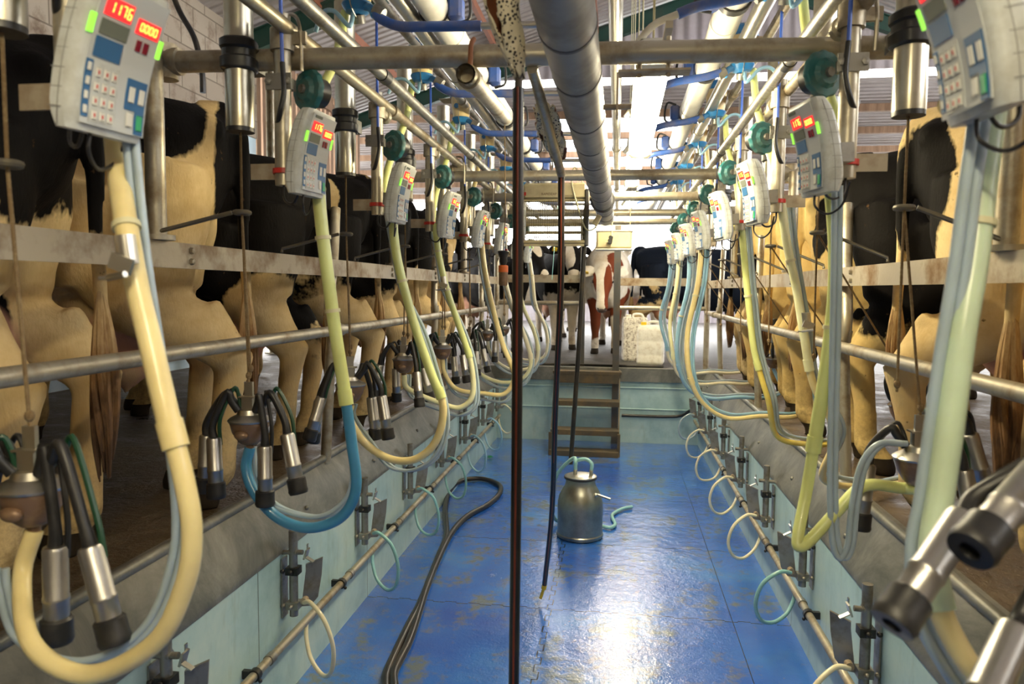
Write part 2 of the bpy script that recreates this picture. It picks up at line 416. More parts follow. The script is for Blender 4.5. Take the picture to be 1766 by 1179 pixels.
def spline(P, Rr, sub, closed=False):
    n = len(P); out = []; ro = []
    rng = range(n) if closed else range(n-1)
    for i in rng:
        p1, p2 = P[i], P[(i+1) % n]
        p0 = P[(i-1) % n] if (closed or i) else p1+(p1-p2)
        p3 = P[(i+2) % n] if (closed or i < n-2) else p2+(p2-p1)
        for k in range(sub):
            t = k/sub
            out.append(.5*((2*p1)+(p2-p0)*t+(2*p0-5*p1+4*p2-p3)*t*t+(3*p1-p0-3*p2+p3)*t**3))
            ro.append(Rr[i]+(Rr[(i+1) % n]-Rr[i])*t)
    if not closed: out.append(P[-1]); ro.append(Rr[-1])
    return out, ro
def TR(loc=(0, 0, 0), rot=(0, 0, 0), sc=1):
    return Matrix.Translation(loc) @ Euler(rot).to_matrix().to_4x4() @ Matrix.Scale(sc, 4)
def empty(name, loc=(0, 0, 0), rot=(0, 0, 0)):
    o = bpy.data.objects.new(name, None); col.objects.link(o); o.location = loc; o.rotation_euler = rot
    o.empty_display_size = .05; return o
def tag(o, label, cat, group=None, kind=None):
    o['label'] = label; o['category'] = cat
    if group: o['group'] = group
    if kind: o['kind'] = kind
    return o
def struct(o): o['kind'] = 'structure'; return o
KIDS = {}
def copy_tree(o, parent=None):
    c = o.copy(); col.objects.link(c)
    if parent is not None: c.parent = parent
    for ch in KIDS.get(o.name, []): copy_tree(ch, c)
    return c
def kids_of(root):
    KIDS.clear()
    for o in bpy.data.objects:
        if o.parent is not None: KIDS.setdefault(o.parent.name, []).append(o)
def dup(root, loc=None, rot=None):
    kids_of(root); c = copy_tree(root)
    if loc is not None: c.location = loc
    if rot is not None: c.rotation_euler = rot
    return c
ORD = ['nearest', 'second', 'third', 'fourth', 'fifth', 'sixth', 'seventh', 'eighth']
def which(i, n, side):
    return f"{'farthest' if i == n-1 else ORD[i]} in the {side} row"

# ================================================================ the setting
DK = .81                                           # height of the cow standings above the pit floor
def slab(name, x0, x1, y0, y1, z0, z1, m):
    b_ = MB().box(((x0+x1)/2, (y0+y1)/2, (z0+z1)/2), (x1-x0, y1-y0, z1-z0)); return struct(b_.build(name, m))
slab('floor', -1.45, 1.05, -2.2, 8.1, -.06, 0, M['floor'])
slab('floor_standing_left', -4.4, -1.42, -2.2, 8.0, .60, DK, M['deck'])
slab('floor_standing_right', .99, 4.6, -2.2, 8.0, .60, DK, M['deck'])
slab('floor_yard', -8.0, 9.0, 8.0, 26, .60, DK-.01, M['yard'])
for nm, sx, xw, xr in (('left', -1, -1.30, -1.40), ('right', 1, .88, .975)):
    b_ = MB()
    b_.add([(xw, -2.2, 0), (xw, 8.02, 0), (xw, 8.02, .62), (xw, -2.2, .62), (xw+sx*.05, -2.2, 0), (xw+sx*.05, 8.02, 0), (xw+sx*.05, 8.02, .62), (xw+sx*.05, -2.2, .62)],
           [(0, 1, 2, 3), (4, 7, 6, 5), (3, 2, 6, 7), (0, 4, 5, 1), (0, 3, 7, 4), (1, 5, 6, 2)])
    struct(b_.build('wall_pit_'+nm, M['panelwall']))
    b_ = MB()                                      # sloping zinc kerb plate and its rolled top edge
    q = [(xw-sx*.004, .60), (xw-sx*.004, .625), (xr, DK+.012), (xr+sx*.05, DK+.012), (xr+sx*.05, DK-.10), (xw+sx*.045, .60)]
    vs = [(x, -2.2, z) for x, z in q]+[(x, 8.0, z) for x, z in q]
    b_.add(vs, [(i, (i+1) % 6, (i+1) % 6+6, i+6) for i in range(6)]+[tuple(range(6)), tuple(range(11, 5, -1))])
    b_.tube([(xr, -2.2, DK+.014), (xr, 8.0, DK+.014)], .019, 12)
    for k in range(10):
        y = -.6+k*.9; b_.ball((xw+sx*.028-sx*.0, y, .69), .011, seg=8, rings=5)
    struct(b_.build('trim_kerb_'+nm, M['zinc']))
b_ = MB().box((-.21, 8.03, .335), (2.2, .06, .67)); struct(b_.build('wall_pit_end', M['panelwall']))
b_ = MB()
for z in (.60, .37): b_.tube([(-1.29, 7.995, z), (.87, 7.995, z)], .009, 8)
struct(b_.build('trim_pit_end', M['panelwall']))
b_ = MB().box((-.21, 8.02, .74), (2.35, .10, .145)); struct(b_.build('trim_kerb_end', M['cream'] if 0 else M['zinc']))

# building shell
def quad(name, pts, m, th=.03):
    p = [Vector(q) for q in pts]; n = (p[1]-p[0]).cross(p[2]-p[0]).normalized()*th
    b_ = MB().add([*p, *[q+n for q in p]], [(0, 1, 2, 3), (7, 6, 5, 4), (0, 4, 5, 1), (1, 5, 6, 2), (2, 6, 7, 3), (3, 7, 4, 0)])
    return struct(b_.build(name, m))
EL, RG, ER = 4.55, 6.55, 5.0                       # eaves left, ridge, eaves right
quad('ceiling_left', [(-4.6, -2.2, EL), (2.0, -2.2, RG), (2.0, 12.3, RG), (-4.6, 12.3, EL)], M['roof'])
quad('ceiling_right', [(2.0, -2.2, RG), (6.4, -2.2, ER), (6.4, 12.3, ER), (2.0, 12.3, RG)], M['roof'])
slab('wall_left_lower', -4.5, -4.4, -2.2, 8.6, .6, 3.45, M['bluesheet'])
slab('wall_left', -4.55, -4.38, -2.2, 8.6, 3.45, 4.62, M['block'])
slab('wall_right', 6.2, 6.3, -2.2, 9.0, .6, 3.2, M['block'])
slab('wall_back', -4.5, 6.3, -2.3, -2.2, -.1, 6.6, M['block'])
quad('wall_gable', [(-4.5, 12.2, 5.05), (6.3, 12.2, 5.05), (2.0, 12.2, 6.5), (-4.5, 12.2, 5.06)][0:3]+[(-1.0, 12.2, 5.62)], M['gable'])
# yard building behind, lower roof with open light bands under its eaves
def zr_(y): return 4.9-(y-12.2)*.9/7.8
quad('ceiling_yard_left', [(-8, 12.2, 4.9), (-1.5, 12.2, 4.9), (-1.5, 20, 4.0), (-8, 20, 4.0)], M['roof'])
quad('ceiling_yard_middle', [(-1.5, 12.2, 4.9), (1.3, 12.2, 4.9), (1.3, 13.6, zr_(13.6)), (-1.5, 13.6, zr_(13.6))], M['roof'])
quad('ceiling_yard_right', [(1.3, 12.2, 4.9), (9, 12.2, 4.9), (9, 20, 4.0), (1.3, 20, 4.0)], M['roof'])
m, nt, b = nodes('rooflight_sheet'); M['rooflight'] = m
tl = N(nt, 'ShaderNodeBsdfTranslucent'); tl.inputs[0].default_value = (.93, .95, .97, 1)
tp_ = N(nt, 'ShaderNodeBsdfTransparent'); mx = N(nt, 'ShaderNodeMixShader'); mx.inputs[0].default_value = .45
nt.links.new(tl.outputs[0], mx.inputs[1]); nt.links.new(tp_.outputs[0], mx.inputs[2]); nt.links.new(mx.outputs[0], nt.nodes['Material Output'].inputs[0])
for i, (xa, xb) in enumerate(((-1.45, -.58), (-.52, .38), (.44, 1.26))):
    o = MB().add([(xa, 13.6, zr_(13.6)), (xb, 13.6, zr_(13.6)), (xb, 20, 4.0), (xa, 20, 4.0)], [(0, 1, 2, 3)]).build('window_%d' % (i+1), M['rooflight']); struct(o)
for x in (-1.5, -.55, .41, 1.3): struct(MB().box((x, 16.8, zr_(16.8)-.03), (.05, 6.45, .05), rot=(-math.atan(.9/7.8), 0, 0)).build('trim_rooflight', M['galv']))
slab('wall_yard_end', -8, -1.6, 20, 20.1, .6, 2.5, M['gable'])
slab('wall_yard_end_right', -1.6, 9, 20, 20.1, .6, 1.9, M['gable'])
slab('wall_yard_left', -8.0, -7.9, 8, 20, .6, 2.3, M['block'])
slab('wall_yard_right', 8.9, 9.0, 8, 20, .6, 2.3, M['block'])

def rafter(p, q, y, name='roof_rafter', label='', m='greensteel', hgt=.22, wid=.12):
    p, q = Vector((p[0], y, p[1])), Vector((q[0], y, q[1])); d = q-p; a = -math.atan2(d.z, d.x)
    T = Matrix.Translation((p+q)/2) @ Euler((0, a, 0)).to_matrix().to_4x4(); L = d.length
    b_ = MB(); b_.box((0, 0, hgt/2), (L, wid, .014), T); b_.box((0, 0, -hgt/2), (L, wid, .014), T); b_.box((0, 0, 0), (L, .012, hgt), T)
    o = b_.build(name, M[m]); return tag(o, label, 'rafter', 'green roof rafters')
for y, lb in ((4.2, 'dark green steel roof rafter nearest above the milking pit'), (8.2, 'dark green steel roof rafter over the end of the pit'), (12.1, 'dark green steel roof rafter in front of the sheeted gable')):
    rafter((-4.45, EL-.16), (1.98, RG-.15), y, label=lb+', left slope')
    rafter((2.02, RG-.15), (6.2, ER-.16), y, label=lb+', right slope')
for i, x in enumerate((-3.4, -1.9, -.4, 1.1)):
    z = EL+(x+4.6)*(RG-EL)/6.6-.06
    o = MB().box((x, 5, z), (.06, 14.3, .10)).build('roof_purlin', M['redsteel'])
    tag(o, ['reddish roof purlin closest to the left wall', 'reddish roof purlin second from the left wall', 'reddish roof purlin third from the left wall', 'reddish roof purlin highest under the left roof slope'][i], 'purlin', 'roof purlins')
# yard roof purlins and timber boarding
for i in range(6):
    y = 13.2+i*1.15; z = 4.9-(y-12.2)*.9/7.8-.08
    o = MB().box((.5, y, z), (16.8, .09, .12)).build('yard_purlin', M['timber'])
    tag(o, 'brown timber purlin under the yard roof, '+['nearest', 'second', 'third', 'fourth', 'fifth', 'farthest'][i]+' beyond the gable', 'purlin', 'yard roof purlins')
b_ = MB()
for k in range(22): b_.box((-4.45, 8.75+k*.17, 3.75), (.03, .115, 1.9))
b_.box((-4.40, 10.4, 4.4), (.05, 3.9, .12)); b_.box((-4.40, 10.4, 2.95), (.05, 3.9, .12))
struct(b_.build('wall_boarding_left', M['timber']))
b_ = MB()
for k in range(17): b_.box((6.25, 9.0+k*.19, 3.9), (.03, .12, 2.2))
struct(b_.build('wall_boarding_right', M['timber']))
# building stanchions
for i, (x, y, lb) in enumerate(((-4.24, 4.2, 'grey steel stanchion against the left wall'), (-4.24, 8.8, 'grey steel stanchion at the end of the left wall'), (6.05, 8.2, 'grey steel stanchion at the end of the right wall'), (2.3, 12.1, 'grey steel stanchion under the gable'))):
    b_ = MB().box((x, y, 2.65), (.014, .16, 3.7)); b_.box((x-.08, y, 2.65), (.014, .16, 3.7)) ; b_.box((x-.04, y, 2.65), (.09, .014, 3.7)); b_.box((x-.04, y, DK+.012), (.2, .2, .024))
    tag(b_.build('stanchion', M['galv']), lb, 'post')

# ================================================================ rails and pipework of the stalls
SIDES = (('left', -1, dict(wall=-1.30, rim=-1.40, rail=-1.335, rope=-1.08, post=-.95, disp=-.845, meter=-.88, zp=1.447, zr=1.745, pipeA=-.93, pipeB=-.84, milk=-.66, steel=-.75)),
         ('right', 1, dict(wall=.88, rim=.975, rail=.955, rope=.72, post=.575, disp=.485, meter=.50, zp=1.413, zr=1.714, pipeA=.60, pipeB=.545, milk=.375, steel=.475)))
SD = {s[0]: s[2] for s in SIDES}
for nm, sx, g in SIDES:
    b_ = MB().box((g['rail'], 3.4, g['zr']), (.012, 9.6, .078))
    b_.box((g['rail']+sx*.02, 3.4, g['zr']+.036), (.045, 9.6, .007))
    o = b_.build('rump_rail', M['galv_flat']); tag(o, f'flat galvanised steel rump rail along the {nm} side of the pit', 'rail')
    for y in (2.16, 3.2, 4.25, 5.3, 6.35, 7.4):
        for dz in (-.017, .017):
            bb = MB().lathe([(.0, .012), (.009, .010), (.011, 0), (.011, -.002)], 6, TR((g['rail']-sx*.007, y, g['zr']+dz), (0, -sx*PI/2, 0))).build('bolt', M['galv'], o)
    b_ = MB().tube([(g['rail'], -1.4, g['zp']), (g['rail'], 8.2, g['zp'])], .024, 16)
    o = b_.build('kick_pipe', M['galv']); tag(o, f'round galvanised pipe below the rump rail on the {nm} side', 'pipe')
    for y in (1.3, 3.4, 5.5, 7.5):
        MB().tube([(g['rail'], y-.04, g['zp']), (g['rail'], y+.04, g['zp'])], .031, 14).build('pipe_clamp', M['galv'], o)
    # uprights between kick pipe and rail and up to the frames
    ups = [2.0, 4.3, 6.35]
    for i, y in enumerate(ups):
        b_ = MB().tube([(g['rail']+sx*.0, y, g['zr']+.045), (g['rail'], y, 2.31)], .028, 14)
        b_.tube([(g['rail'], y, g['zr']+.04), (g['rail'], y, g['zr']+.055)], .05, 14)
        if i == 0: b_.tube([(g['rail'], y, 2.30), (g['rail'], y, 3.2)], .028, 14)
        o = b_.build('frame_upright', M['galv']); tag(o, f'galvanised upright pipe standing on the {nm} rump rail, ' + ['nearest the camera', 'middle one', 'farthest one'][i], 'post', 'frame uprights on the rails')
    for i, y in enumerate([1.15, 3.4, 5.45, 7.4]):
        b_ = MB().tube([(g['rail']+sx*.03, y, g['zp']), (g['rail']+sx*.035, y-.02, g['zp']+.12), (g['rail']+sx*.06, y+.10, 1.78), (g['rail']+sx*.085, y+.2, 2.05)], .025, 14, smooth=4)
        b_.tube([(g['rail']+sx*.03, y, g['zp']+.02), (g['rail']+sx*.033, y-.01, g['zp']+.07)], .032, 14)
        b_.tube([(g['rail']+sx*.032, y, g['zp']-.01), (g['rail']+sx*.06, y-.02, DK-.01)], .025, 14)
        o = b_.build('stall_post', M['galv']); tag(o, f'leaning galvanised stall post behind the {nm} kick pipe, ' + ['nearest the camera', 'second along', 'third along', 'farthest along'][i], 'post', 'stall posts')
# cross pipes over the pit
CROSS = [(2.06, 2.31), (4.3, 2.31), (5.3, 2.31), (6.4, 2.31), (7.45, 2.33)]
for i, (y, z) in enumerate(CROSS):
    sl = .12 if i == 0 else .06
    b_ = MB().tube([(-1.335, y, z), (.955, y+sl, z)], .031, 18)
    for x, yy in ((-1.335, y), (.955, y+sl)):
        b_.tube([(x-.045, yy, z), (x+.05, yy, z)], .039, 16)
        b_.tube([(x, yy, z-.05), (x, yy, z+.05)], .037, 16)
    o = b_.build('cross_pipe', M['galv']); tag(o, 'galvanised cross pipe over the pit, '+['nearest the camera', 'second from the camera', 'third from the camera', 'fourth from the camera', 'farthest one above the steps'][i], 'pipe', 'cross pipes over the pit')
# lengthwise pipes
def lpipe(x, z, r, y0, y1, mt, name, label, joints=(), jr=1.25, slope=0, jm=None, cat='pipe'):
    b_ = MB().tube([(x, y0, z), (x, y1, z+slope)], r, 18)
    o = b_.build(name, M[mt]); tag(o, label, cat)
    for y in joints:
        zz = z+slope*(y-y0)/(y1-y0)
        MB().tube([(x, y-.03, zz), (x, y+.03, zz)], r*jr, 18).build('pipe_joint', M[jm or mt], o)
    return o
for nm, sx, g in SIDES:
    lpipe(g['pipeA'], 2.375, .021, .2, 8.0, 'steel_dirty' if 0 else 'galv', 'vacuum_pipe', f'lower of the twin steel pipes carrying the milking arms, {nm} side', (1.3, 3.0, 4.9, 6.5), 1.3)
    lpipe(g['pipeB'], 2.405, .021, .1, 8.0, 'steel_dirty', 'wash_pipe', f'upper of the twin steel pipes above the arms, {nm} side', (2.6, 4.2, 5.8), 1.18, jm='rubber')
    lpipe(g['milk'], 2.64, .052, .2, 9.5, 'pvc', 'milk_line', f'thick white plastic pipe above the meters on the {nm} side', (1.6, 2.9, 4.2, 5.5, 6.8), 1.04)
    lpipe(g['steel'], 2.62, .030, .2, 9.2, 'steel', 'steel_line', f'polished stainless pipe beside the thick white pipe, {nm} side', (2.1, 3.4, 4.7), 1.15)
    lpipe(g['steel']+sx*.10, 2.66, .018, .4, 8.6, 'galv', 'conduit_pipe', f'thin galvanised conduit outside the stainless pipe, {nm} side', (2.4, 4.0, 5.6), 1.4)
    # wash drop line low on the pit wall
    xx = g['wall']-sx*.045; zz = .272
    o = lpipe(xx, zz, .0165, -.5, 7.9 if nm == 'left' else 7.95, 'steel_dirty' if 0 else 'galv', 'wall_pipe', f'steel wash pipe clipped low along the {nm} pit wall')
    for k in range(9):
        y = 1.55+k*.83; 
        if y > 7.8: continue
        c = MB().mat(0).tube([(xx, y-.012, zz), (xx, y+.012, zz)], .0235, 12); c.box((g['wall']-sx*.014, y, zz), (.04, .018, .03)); c.ball((xx-sx*.02, y, zz-.02), .008, seg=7, rings=5)
        c.build('pipe_clip', M['rubber'], o)
        MB().tube([(xx, y+.10, zz), (xx, y+.135, zz)], .021, 12).build('pipe_tee', M['steel_dirty'], o)
# U-hooks where the twin pipes hang on the cross pipes
for nm, sx, g in SIDES:
    for i, (y, z) in enumerate(CROSS[:4]):
        o = MB().tube([(g['pipeA']-.035, y-.035, 2.26), (g['pipeA']-.035, y-.04, 2.36), (g['pipeA']-.02, y-.04, 2.41), (g['pipeA']+.02, y-.04, 2.41), (g['pipeA']+.035, y-.04, 2.36), (g['pipeA']+.035, y-.035, 2.26)], .0055, 8, smooth=4)
        o.box((g['pipeA'], y-.036, 2.35), (.10, .012, .035))
        tag(o.build('pipe_hook', M['galv']), f'wire U-hook tying the twin pipes to a cross pipe, {which(i, 4, nm)}', 'hook', 'pipe hooks')
# big grey duct over the centre of the pit
b_ = MB().tube([(-.125, -.3, 2.22), (-.10, 5.9, 2.22)], .064, 28)
duct = b_.build('air_duct', M['duct']); tag(duct, 'thick grey round duct pipe running overhead down the middle of the pit', 'pipe')
for k, y in enumerate((.85, 1.25, 1.62, 1.98, 2.45, 2.85, 3.2, 3.6, 3.95, 4.35, 4.8, 5.2, 5.6)):
    x = -.125+.025*(y+.3)/6.2
    rr = .070 if k in (10,) else .0658
    MB().tube([(x, y-.007, 2.22), (x, y+.007, 2.22)], rr+(.008 if k == 10 else 0), 28).build('duct_joint', M['duct_rib'], duct)
# slanting pipe clamped under the first cross pipe, open end to the camera
b_ = MB(); p0, p1 = at(803, 127, Y=1.92), at(872, 203, Y=2.95)
b_.tube([p0, p1], .026, 18, caps=False); b_.tube([p0, p1], .021, 18, caps=False)
d = (p1-p0).normalized(); b_.tube([p0+d*.05, p0+d*.11], .032, 16)
o = b_.build('open_pipe', M['galv']); tag(o, 'short galvanised pipe with open end hanging below the first cross pipe', 'pipe')
MB().tube([p0+d*.08+Vector((0, 0, .03)), p0+d*.08+Vector((0, .01, .09)), p0+d*.08+Vector((0, .05, .12))], .007, 8, smooth=3).build('hanger_hook', M['rust'], o)

# ================================================================ batten lamps
for i, (lx, ly, lz) in enumerate(LAMPS):
    t = empty('batten_light', (lx, ly, lz))
    tag(t, ['glowing fluorescent batten hung below the nearest cross pipe', 'second glowing fluorescent batten, farther over the bucket', 'unseen fluorescent batten added over the camera to light the displays', 'glowing fluorescent batten above the heater box and steps'][i], 'lamp', 'fluorescent battens')
    MB().box((0, .75, .025), (.115, 1.46, .05), bev=.012).build('housing', M['plastic_white'], t)
    dm = MB().box((0, .75, -.022), (.10, 1.44, .045), bev=.02); dm.build('diffuser', M['glow'], t)
    MB().box((0, .0, .0), (.115, .05, .10), bev=.015).build('end_cap', M['plastic_white'], t)
    MB().box((0, 1.5, .0), (.115, .05, .10), bev=.015).build('end_cap', M['plastic_white'], t)
    for yy in (.1, 1.4): MB().tube([(0, yy, .05), (0, yy, .05+(2.9 if i != 0 else 2.9))], .004, 6).build('suspension_wire', M['straps'], t)
# angle bracket of the first lamp
b_ = MB().box((.09, 2.16, 2.262), (.20, .06, .006)); b_.box((-.01, 2.16, 2.20), (.006, .05, .12)); b_.tube([(-.05, 2.16, 2.17), (.03, 2.16, 2.17)], .008, 8)
b_.tube([(.05, 2.16, 2.25), (.05, 2.16, 2.30)], .007, 6); b_.tube([(.13, 2.16, 2.25), (.13, 2.16, 2.36)], .007, 6); b_.box((.13, 2.25, 2.39), (.02, .2, .02))
tag(b_.build('angle_bracket', M['galv_flat']), 'small steel angle bracket bolted under the first cross pipe', 'bracket')

# ================================================================ milking units
NU = 8
UY = [1.19+.83*k for k in range(NU)]                # where the posts and lift cords of the units stand
SEGS = {'0': 'abcdef', '1': 'bc', '2': 'abged', '3': 'abgcd', '4': 'fgbc', '5': 'afgcd', '6': 'afgedc', '7': 'abc', '8': 'abcdefg', '9': 'abcfgd'}
def seven(b_, txt, y0, z0, wd, ht, gap, fx, th=.0016):
    for i, ch in enumerate(txt):
        y = y0+i*(wd+gap)
        P = {'a': (y+wd/2, z0+ht, wd, th), 'g': (y+wd/2, z0+ht/2, wd, th), 'd': (y+wd/2, z0, wd, th), 'f': (y, z0+ht*.75, th, ht*.42), 'b': (y+wd, z0+ht*.75, th, ht*.42),
             'e': (y, z0+ht*.25, th, ht*.42), 'c': (y+wd, z0+ht*.25, th, ht*.42)}
        for sgm in SEGS[ch]:
            cy, cz, sy, sz = P[sgm]; b_.box((fx, cy, cz), (.0012, sy, sz))
DW, DH = .168, .245                                   # display width (local y) and height (local z); face normal +x
def bend(b_):
    b_.v = [(x+.95*max(0, z)**2-.10*z, y, z) for x, y, z in b_.v]; return b_
def plate(y0, y1, z0, z1, x, th=.003, n=1):
    b_ = MB(); 
    for i in range(n):
        za, zb = z0+(z1-z0)*i/n, z0+(z1-z0)*(i+1)/n
        b_.box((x, (y0+y1)/2, (za+zb)/2), (th, y1-y0, zb-za))
    return b_
def make_display(number, full=True):
    t = empty('milking_display')
    # body: rounded case, lofted up the bend
    b_ = MB(); nz = 12; prof = []
    for i in range(nz+1):
        z = DH*i/nz; e = min(i, nz-i); ins = .007 if e == 0 else (.002 if e == 1 and nz > 6 else 0)
        z = z+(0.0 if e else 0)
        ring = [(-.03+ins, -DW/2+.012+ins), (-.018+ins, -DW/2+ins), (.008, -DW/2+ins), (.018-ins, -DW/2+.006+ins), (.024-ins, -DW/2+.014+ins), (.024-ins, DW/2-.014-ins), (.018-ins, DW/2-.006-ins), (.008, DW/2-ins), (-.018+ins, DW/2-ins), (-.03+ins, DW/2-.012-ins)]
        prof.append([(x, y, z) for x, y in ring])
    vs = [p for r_ in prof for p in r_]; n = 10
    fs = [(i*n+k, i*n+(k+1) % n, (i+1)*n+(k+1) % n, (i+1)*n+k) for i in range(nz) for k in range(n)]+[tuple(range(n)), tuple(nz*n+k for k in range(n))]
    b_.add(vs, fs); bend(b_).build('case', M['case'], t)
    for s_ in (-1, 1):                              # the seam grid of the case sides
        b_ = MB()
        for z in (.03, .06, .09, .12, .15, .18, .21): b_.box((-.008, s_*DW/2, z), (.026, .0016, .0012))
        for i in range(10): b_.box((-.002, s_*DW/2, .012+i*.0235), (.0012, .0018, .0236))
        bend(b_).build('case_seam', M['duct'], t)
    W = DW/2-.016; FX = .0245
    bend(plate(-W, W, .012, DH-.012, FX, .002, 10)).build('face_panel', M['panel'], t)
    f1 = FX+.0016
    r1 = bend(plate(-W+.012, -W+.066, .184, .212, f1, .0025, 3)).build('number_display', M['ledred'], t)
    r2 = bend(plate(W-.056, W-.006, .176, .200, f1, .0025, 3)).build('number_display', M['ledred'], t)
    b_ = MB(); seven(b_, number, -W+.020, .190, .0065, .016, .0055, f1+.0018); bend(b_).build('digits', M['digit'], r1)
    b_ = MB(); seven(b_, '0000', W-.049, .182, .006, .012, .004, f1+.0018, .0014); bend(b_).build('digits', M['digit'], r2)
    bend(plate(-W+.012, -W+.068, .154, .178, f1, .002, 3)).build('liquid_crystal_window', M['lcd'], t)
    bend(plate(-W+.010, -W+.064, .118, .150, f1, .002, 4)).build('message_panel', M['keyblue'], t)
    b_ = MB(); 
    for s_ in (0, 1): b_.box((f1, W-.042+s_*.016, .158), (.003, .010, .018))
    bend(b_).build('indicator', M['darkred'], t)
    bend(plate(-W+.012, -W+.05, .222, .229, f1, .003)).build('label_strip', M['lcd'], t)
    for s_ in (-1, 1): bend(plate(s_*(W+.004)-.005, s_*(W+.004)+.005, .150, .180, FX+.0004, .004, 3)).build('status_light', M['ledgreen'], t)
    bend(plate(-W+.001, -W+.014, .022, .112, f1, .002, 6)).build('key_strip', M['keyblue'], t)
    b_ = plate(-W+.016, -W+.070, .016, .110, f1, .0016, 6); bend(b_).build('keypad', M['case'], t)
    b_ = plate(W-.048, W-.004, .052, .104, f1, .002, 4); b_.box((f1, W-.014, .034), (.002, .020, .040)); bend(b_).build('function_panel', M['keyblue'], t)
    f2 = f1+.0016; keys = []
    for r_ in range(4):
        for c_ in range(3): keys.append((-W+.026+c_*.0165, .028+r_*.0225, .011, .015, 'keywhite'))
    for r_ in range(4): keys.append((-W+.0075, .034+r_*.0222, .008, .013, 'keywhite'))
    keys += [(W-.036, .078, .013, .026, 'keywhite'), (W-.014, .078, .013, .026, 'keywhite'), (W-.036, .036, .014, .024, 'keywhite'), (W-.014, .034, .013, .026, 'keygreen')]
    if full:
        for (y, z, a, c_, mt) in keys:
            kk = bend(MB().box((f2, y, z), (.0022, a, c_), bev=.001)).build('key', M[mt], t)
    else:
        b_ = MB()
        for (y, z, a, c_, mt) in keys[:16]: b_.box((f2, y, z), (.002, a, c_))
        bend(b_).build('number_keys', M['keywhite'], t); b_ = MB()
        for (y, z, a, c_, mt) in keys[16:-1]: b_.box((f2, y, z), (.002, a, c_))
        bend(b_).build('function_keys', M['keywhite'], t)
    if full:
        b_ = MB()
        for (y, z, a, c_, mt) in keys[:12]: b_.box((f2+.0014, y, z), (.0006, .0035, .006))
        bend(b_).build('key_print', M['keyred'], t)
    # steel fixing behind and the cable below
    MB().box((-.045, .03, .10), (.035, .09, .05)).build('mounting_block', M['steel_dirty'], t)
    MB().tube([(0, -.02, .01), (.0, -.02, -.03), (-.015, .02, -.055), (-.03, .07, -.035), (-.035, .10, .02)], .0032, 8, smooth=5).build('cable', M['rubber'], t)
    return t
def disp_loc(nm, sx, g, k): return (g['disp']+(.012 if k == 0 and nm == 'left' else 0), UY[k]-(.085 if nm == 'left' else .10), (1.90 if nm == 'left' else 1.888)-(.008 if k == 0 and nm == 'left' else 0))
nums = ['1176', '0934', '1052', '0871', '1203', '0418', '0765', '1310']
proto = make_display('1176'); proto_small = None
LOOK = {('left', 0): 'large in the top left corner, showing red number 1176', ('right', 0): 'cut off by the top right corner of the view'}
for nm, sx, g in SIDES:
    for k in range(NU):
        if nm == 'left' and k == 0: o = proto
        elif k < 3: o = dup(proto)
        else:
            if proto_small is None: proto_small = make_display('1052', False); o = proto_small
            else: o = dup(proto_small)
        o.location = disp_loc(nm, sx, g, k)
        yaw = (-.10 if nm == 'left' else PI+.10)*(1 if k == 0 else 1) + (0 if k == 0 else (.03 if nm == 'left' else .12)) + random.uniform(-.06, .06)
        o.rotation_euler = (0, .06 if k else .16, yaw); o.scale = (.9, .9, .9) if k else (.96, .96, .96)
        lb = 'grey keypad display box, '+LOOK.get((nm, k), which(k, NU, nm))
        tag(o, lb, 'display', 'keypad displays of the milking units')

# arm posts
def make_post(sx):
    b_ = MB().tube([(0, 0, -.435), (0, 0, .04)], .024, 16, caps=True)
    o = b_.build('arm_post', M['galv'])
    MB().tube([(0, 0, -.06), (0, 0, .0)], .033, 16).tube([(0, 0, -.03), (0, .09, -.03)], .024, 14).tube([(0, .07, -.03), (0, .10, -.03)], .030, 14).build('pipe_tee', M['galv'], o)
    MB().box((0, -.026, -.15), (.075, .006, .045)).box((0, 0, -.15), (.055, .055, .03)).lathe([(.010, 0), (.010, .008), (0, .010)], 6, TR((.028, -.028, -.15), (PI/2, 0, 0))).lathe([(.010, 0), (.010, .008), (0, .010)], 6, TR((-.028, -.028, -.15), (PI/2, 0, 0))).build('clamp_plate', M['steel_dirty'], o)
    MB().box((sx*.045, .0, -.395), (.11, .004, .045)).build('bracket_plate', M['galv_flat'], o)
    MB().tube([(0, 0, -.402), (0, 0, -.388)], .031, 14).build('clamp_ring', M['red'], o)
    MB().tube([(0, 0, -.425), (-sx*.01, -.02, -.475), (-sx*.05, -.05, -.49), (-sx*.09, -.08, -.45)], .0035, 8, smooth=5).build('cable', M['rubber'], o)
    MB().tube([(-sx*.01, -.03, .35), (-sx*.012, -.032, .1), (-sx*.014, -.03, -.12)], .0055, 8, smooth=4).build('blue_air_line', M['blue_cable'], o)
    MB().tube([(-sx*.014, -.03, -.10), (-sx*.02, -.035, -.18), (-sx*.008, -.035, -.235), (sx*.012, -.01, -.26), (sx*.03, .03, -.235)], .0075, 10, smooth=5).build('rubber_elbow', M['rubber'], o)
    return o
def make_pulsator():
    T = TR((0, 0, 0), (PI/2, 0, 0))
    t = MB().lathe([(0, .022), (.030, .022), (.040, .012), (.058, .010), (.062, .004), (.062, -.006), (.050, -.012), (0, -.012)], 72, T, ribs=24, ramp_=-.035).build('pulsator', M['teal'])
    MB().lathe([(.0, .03), (.012, .030), (.014, .02), (.016, .0)], 12, T).build('hub', M['steel_dirty'], t)
    MB().lathe([(.045, -.012), (.042, -.05), (.030, -.06), (0, -.06)], 20, T).build('back_housing', M['rubber'], t)
    return t
PP = {}
pulp = None
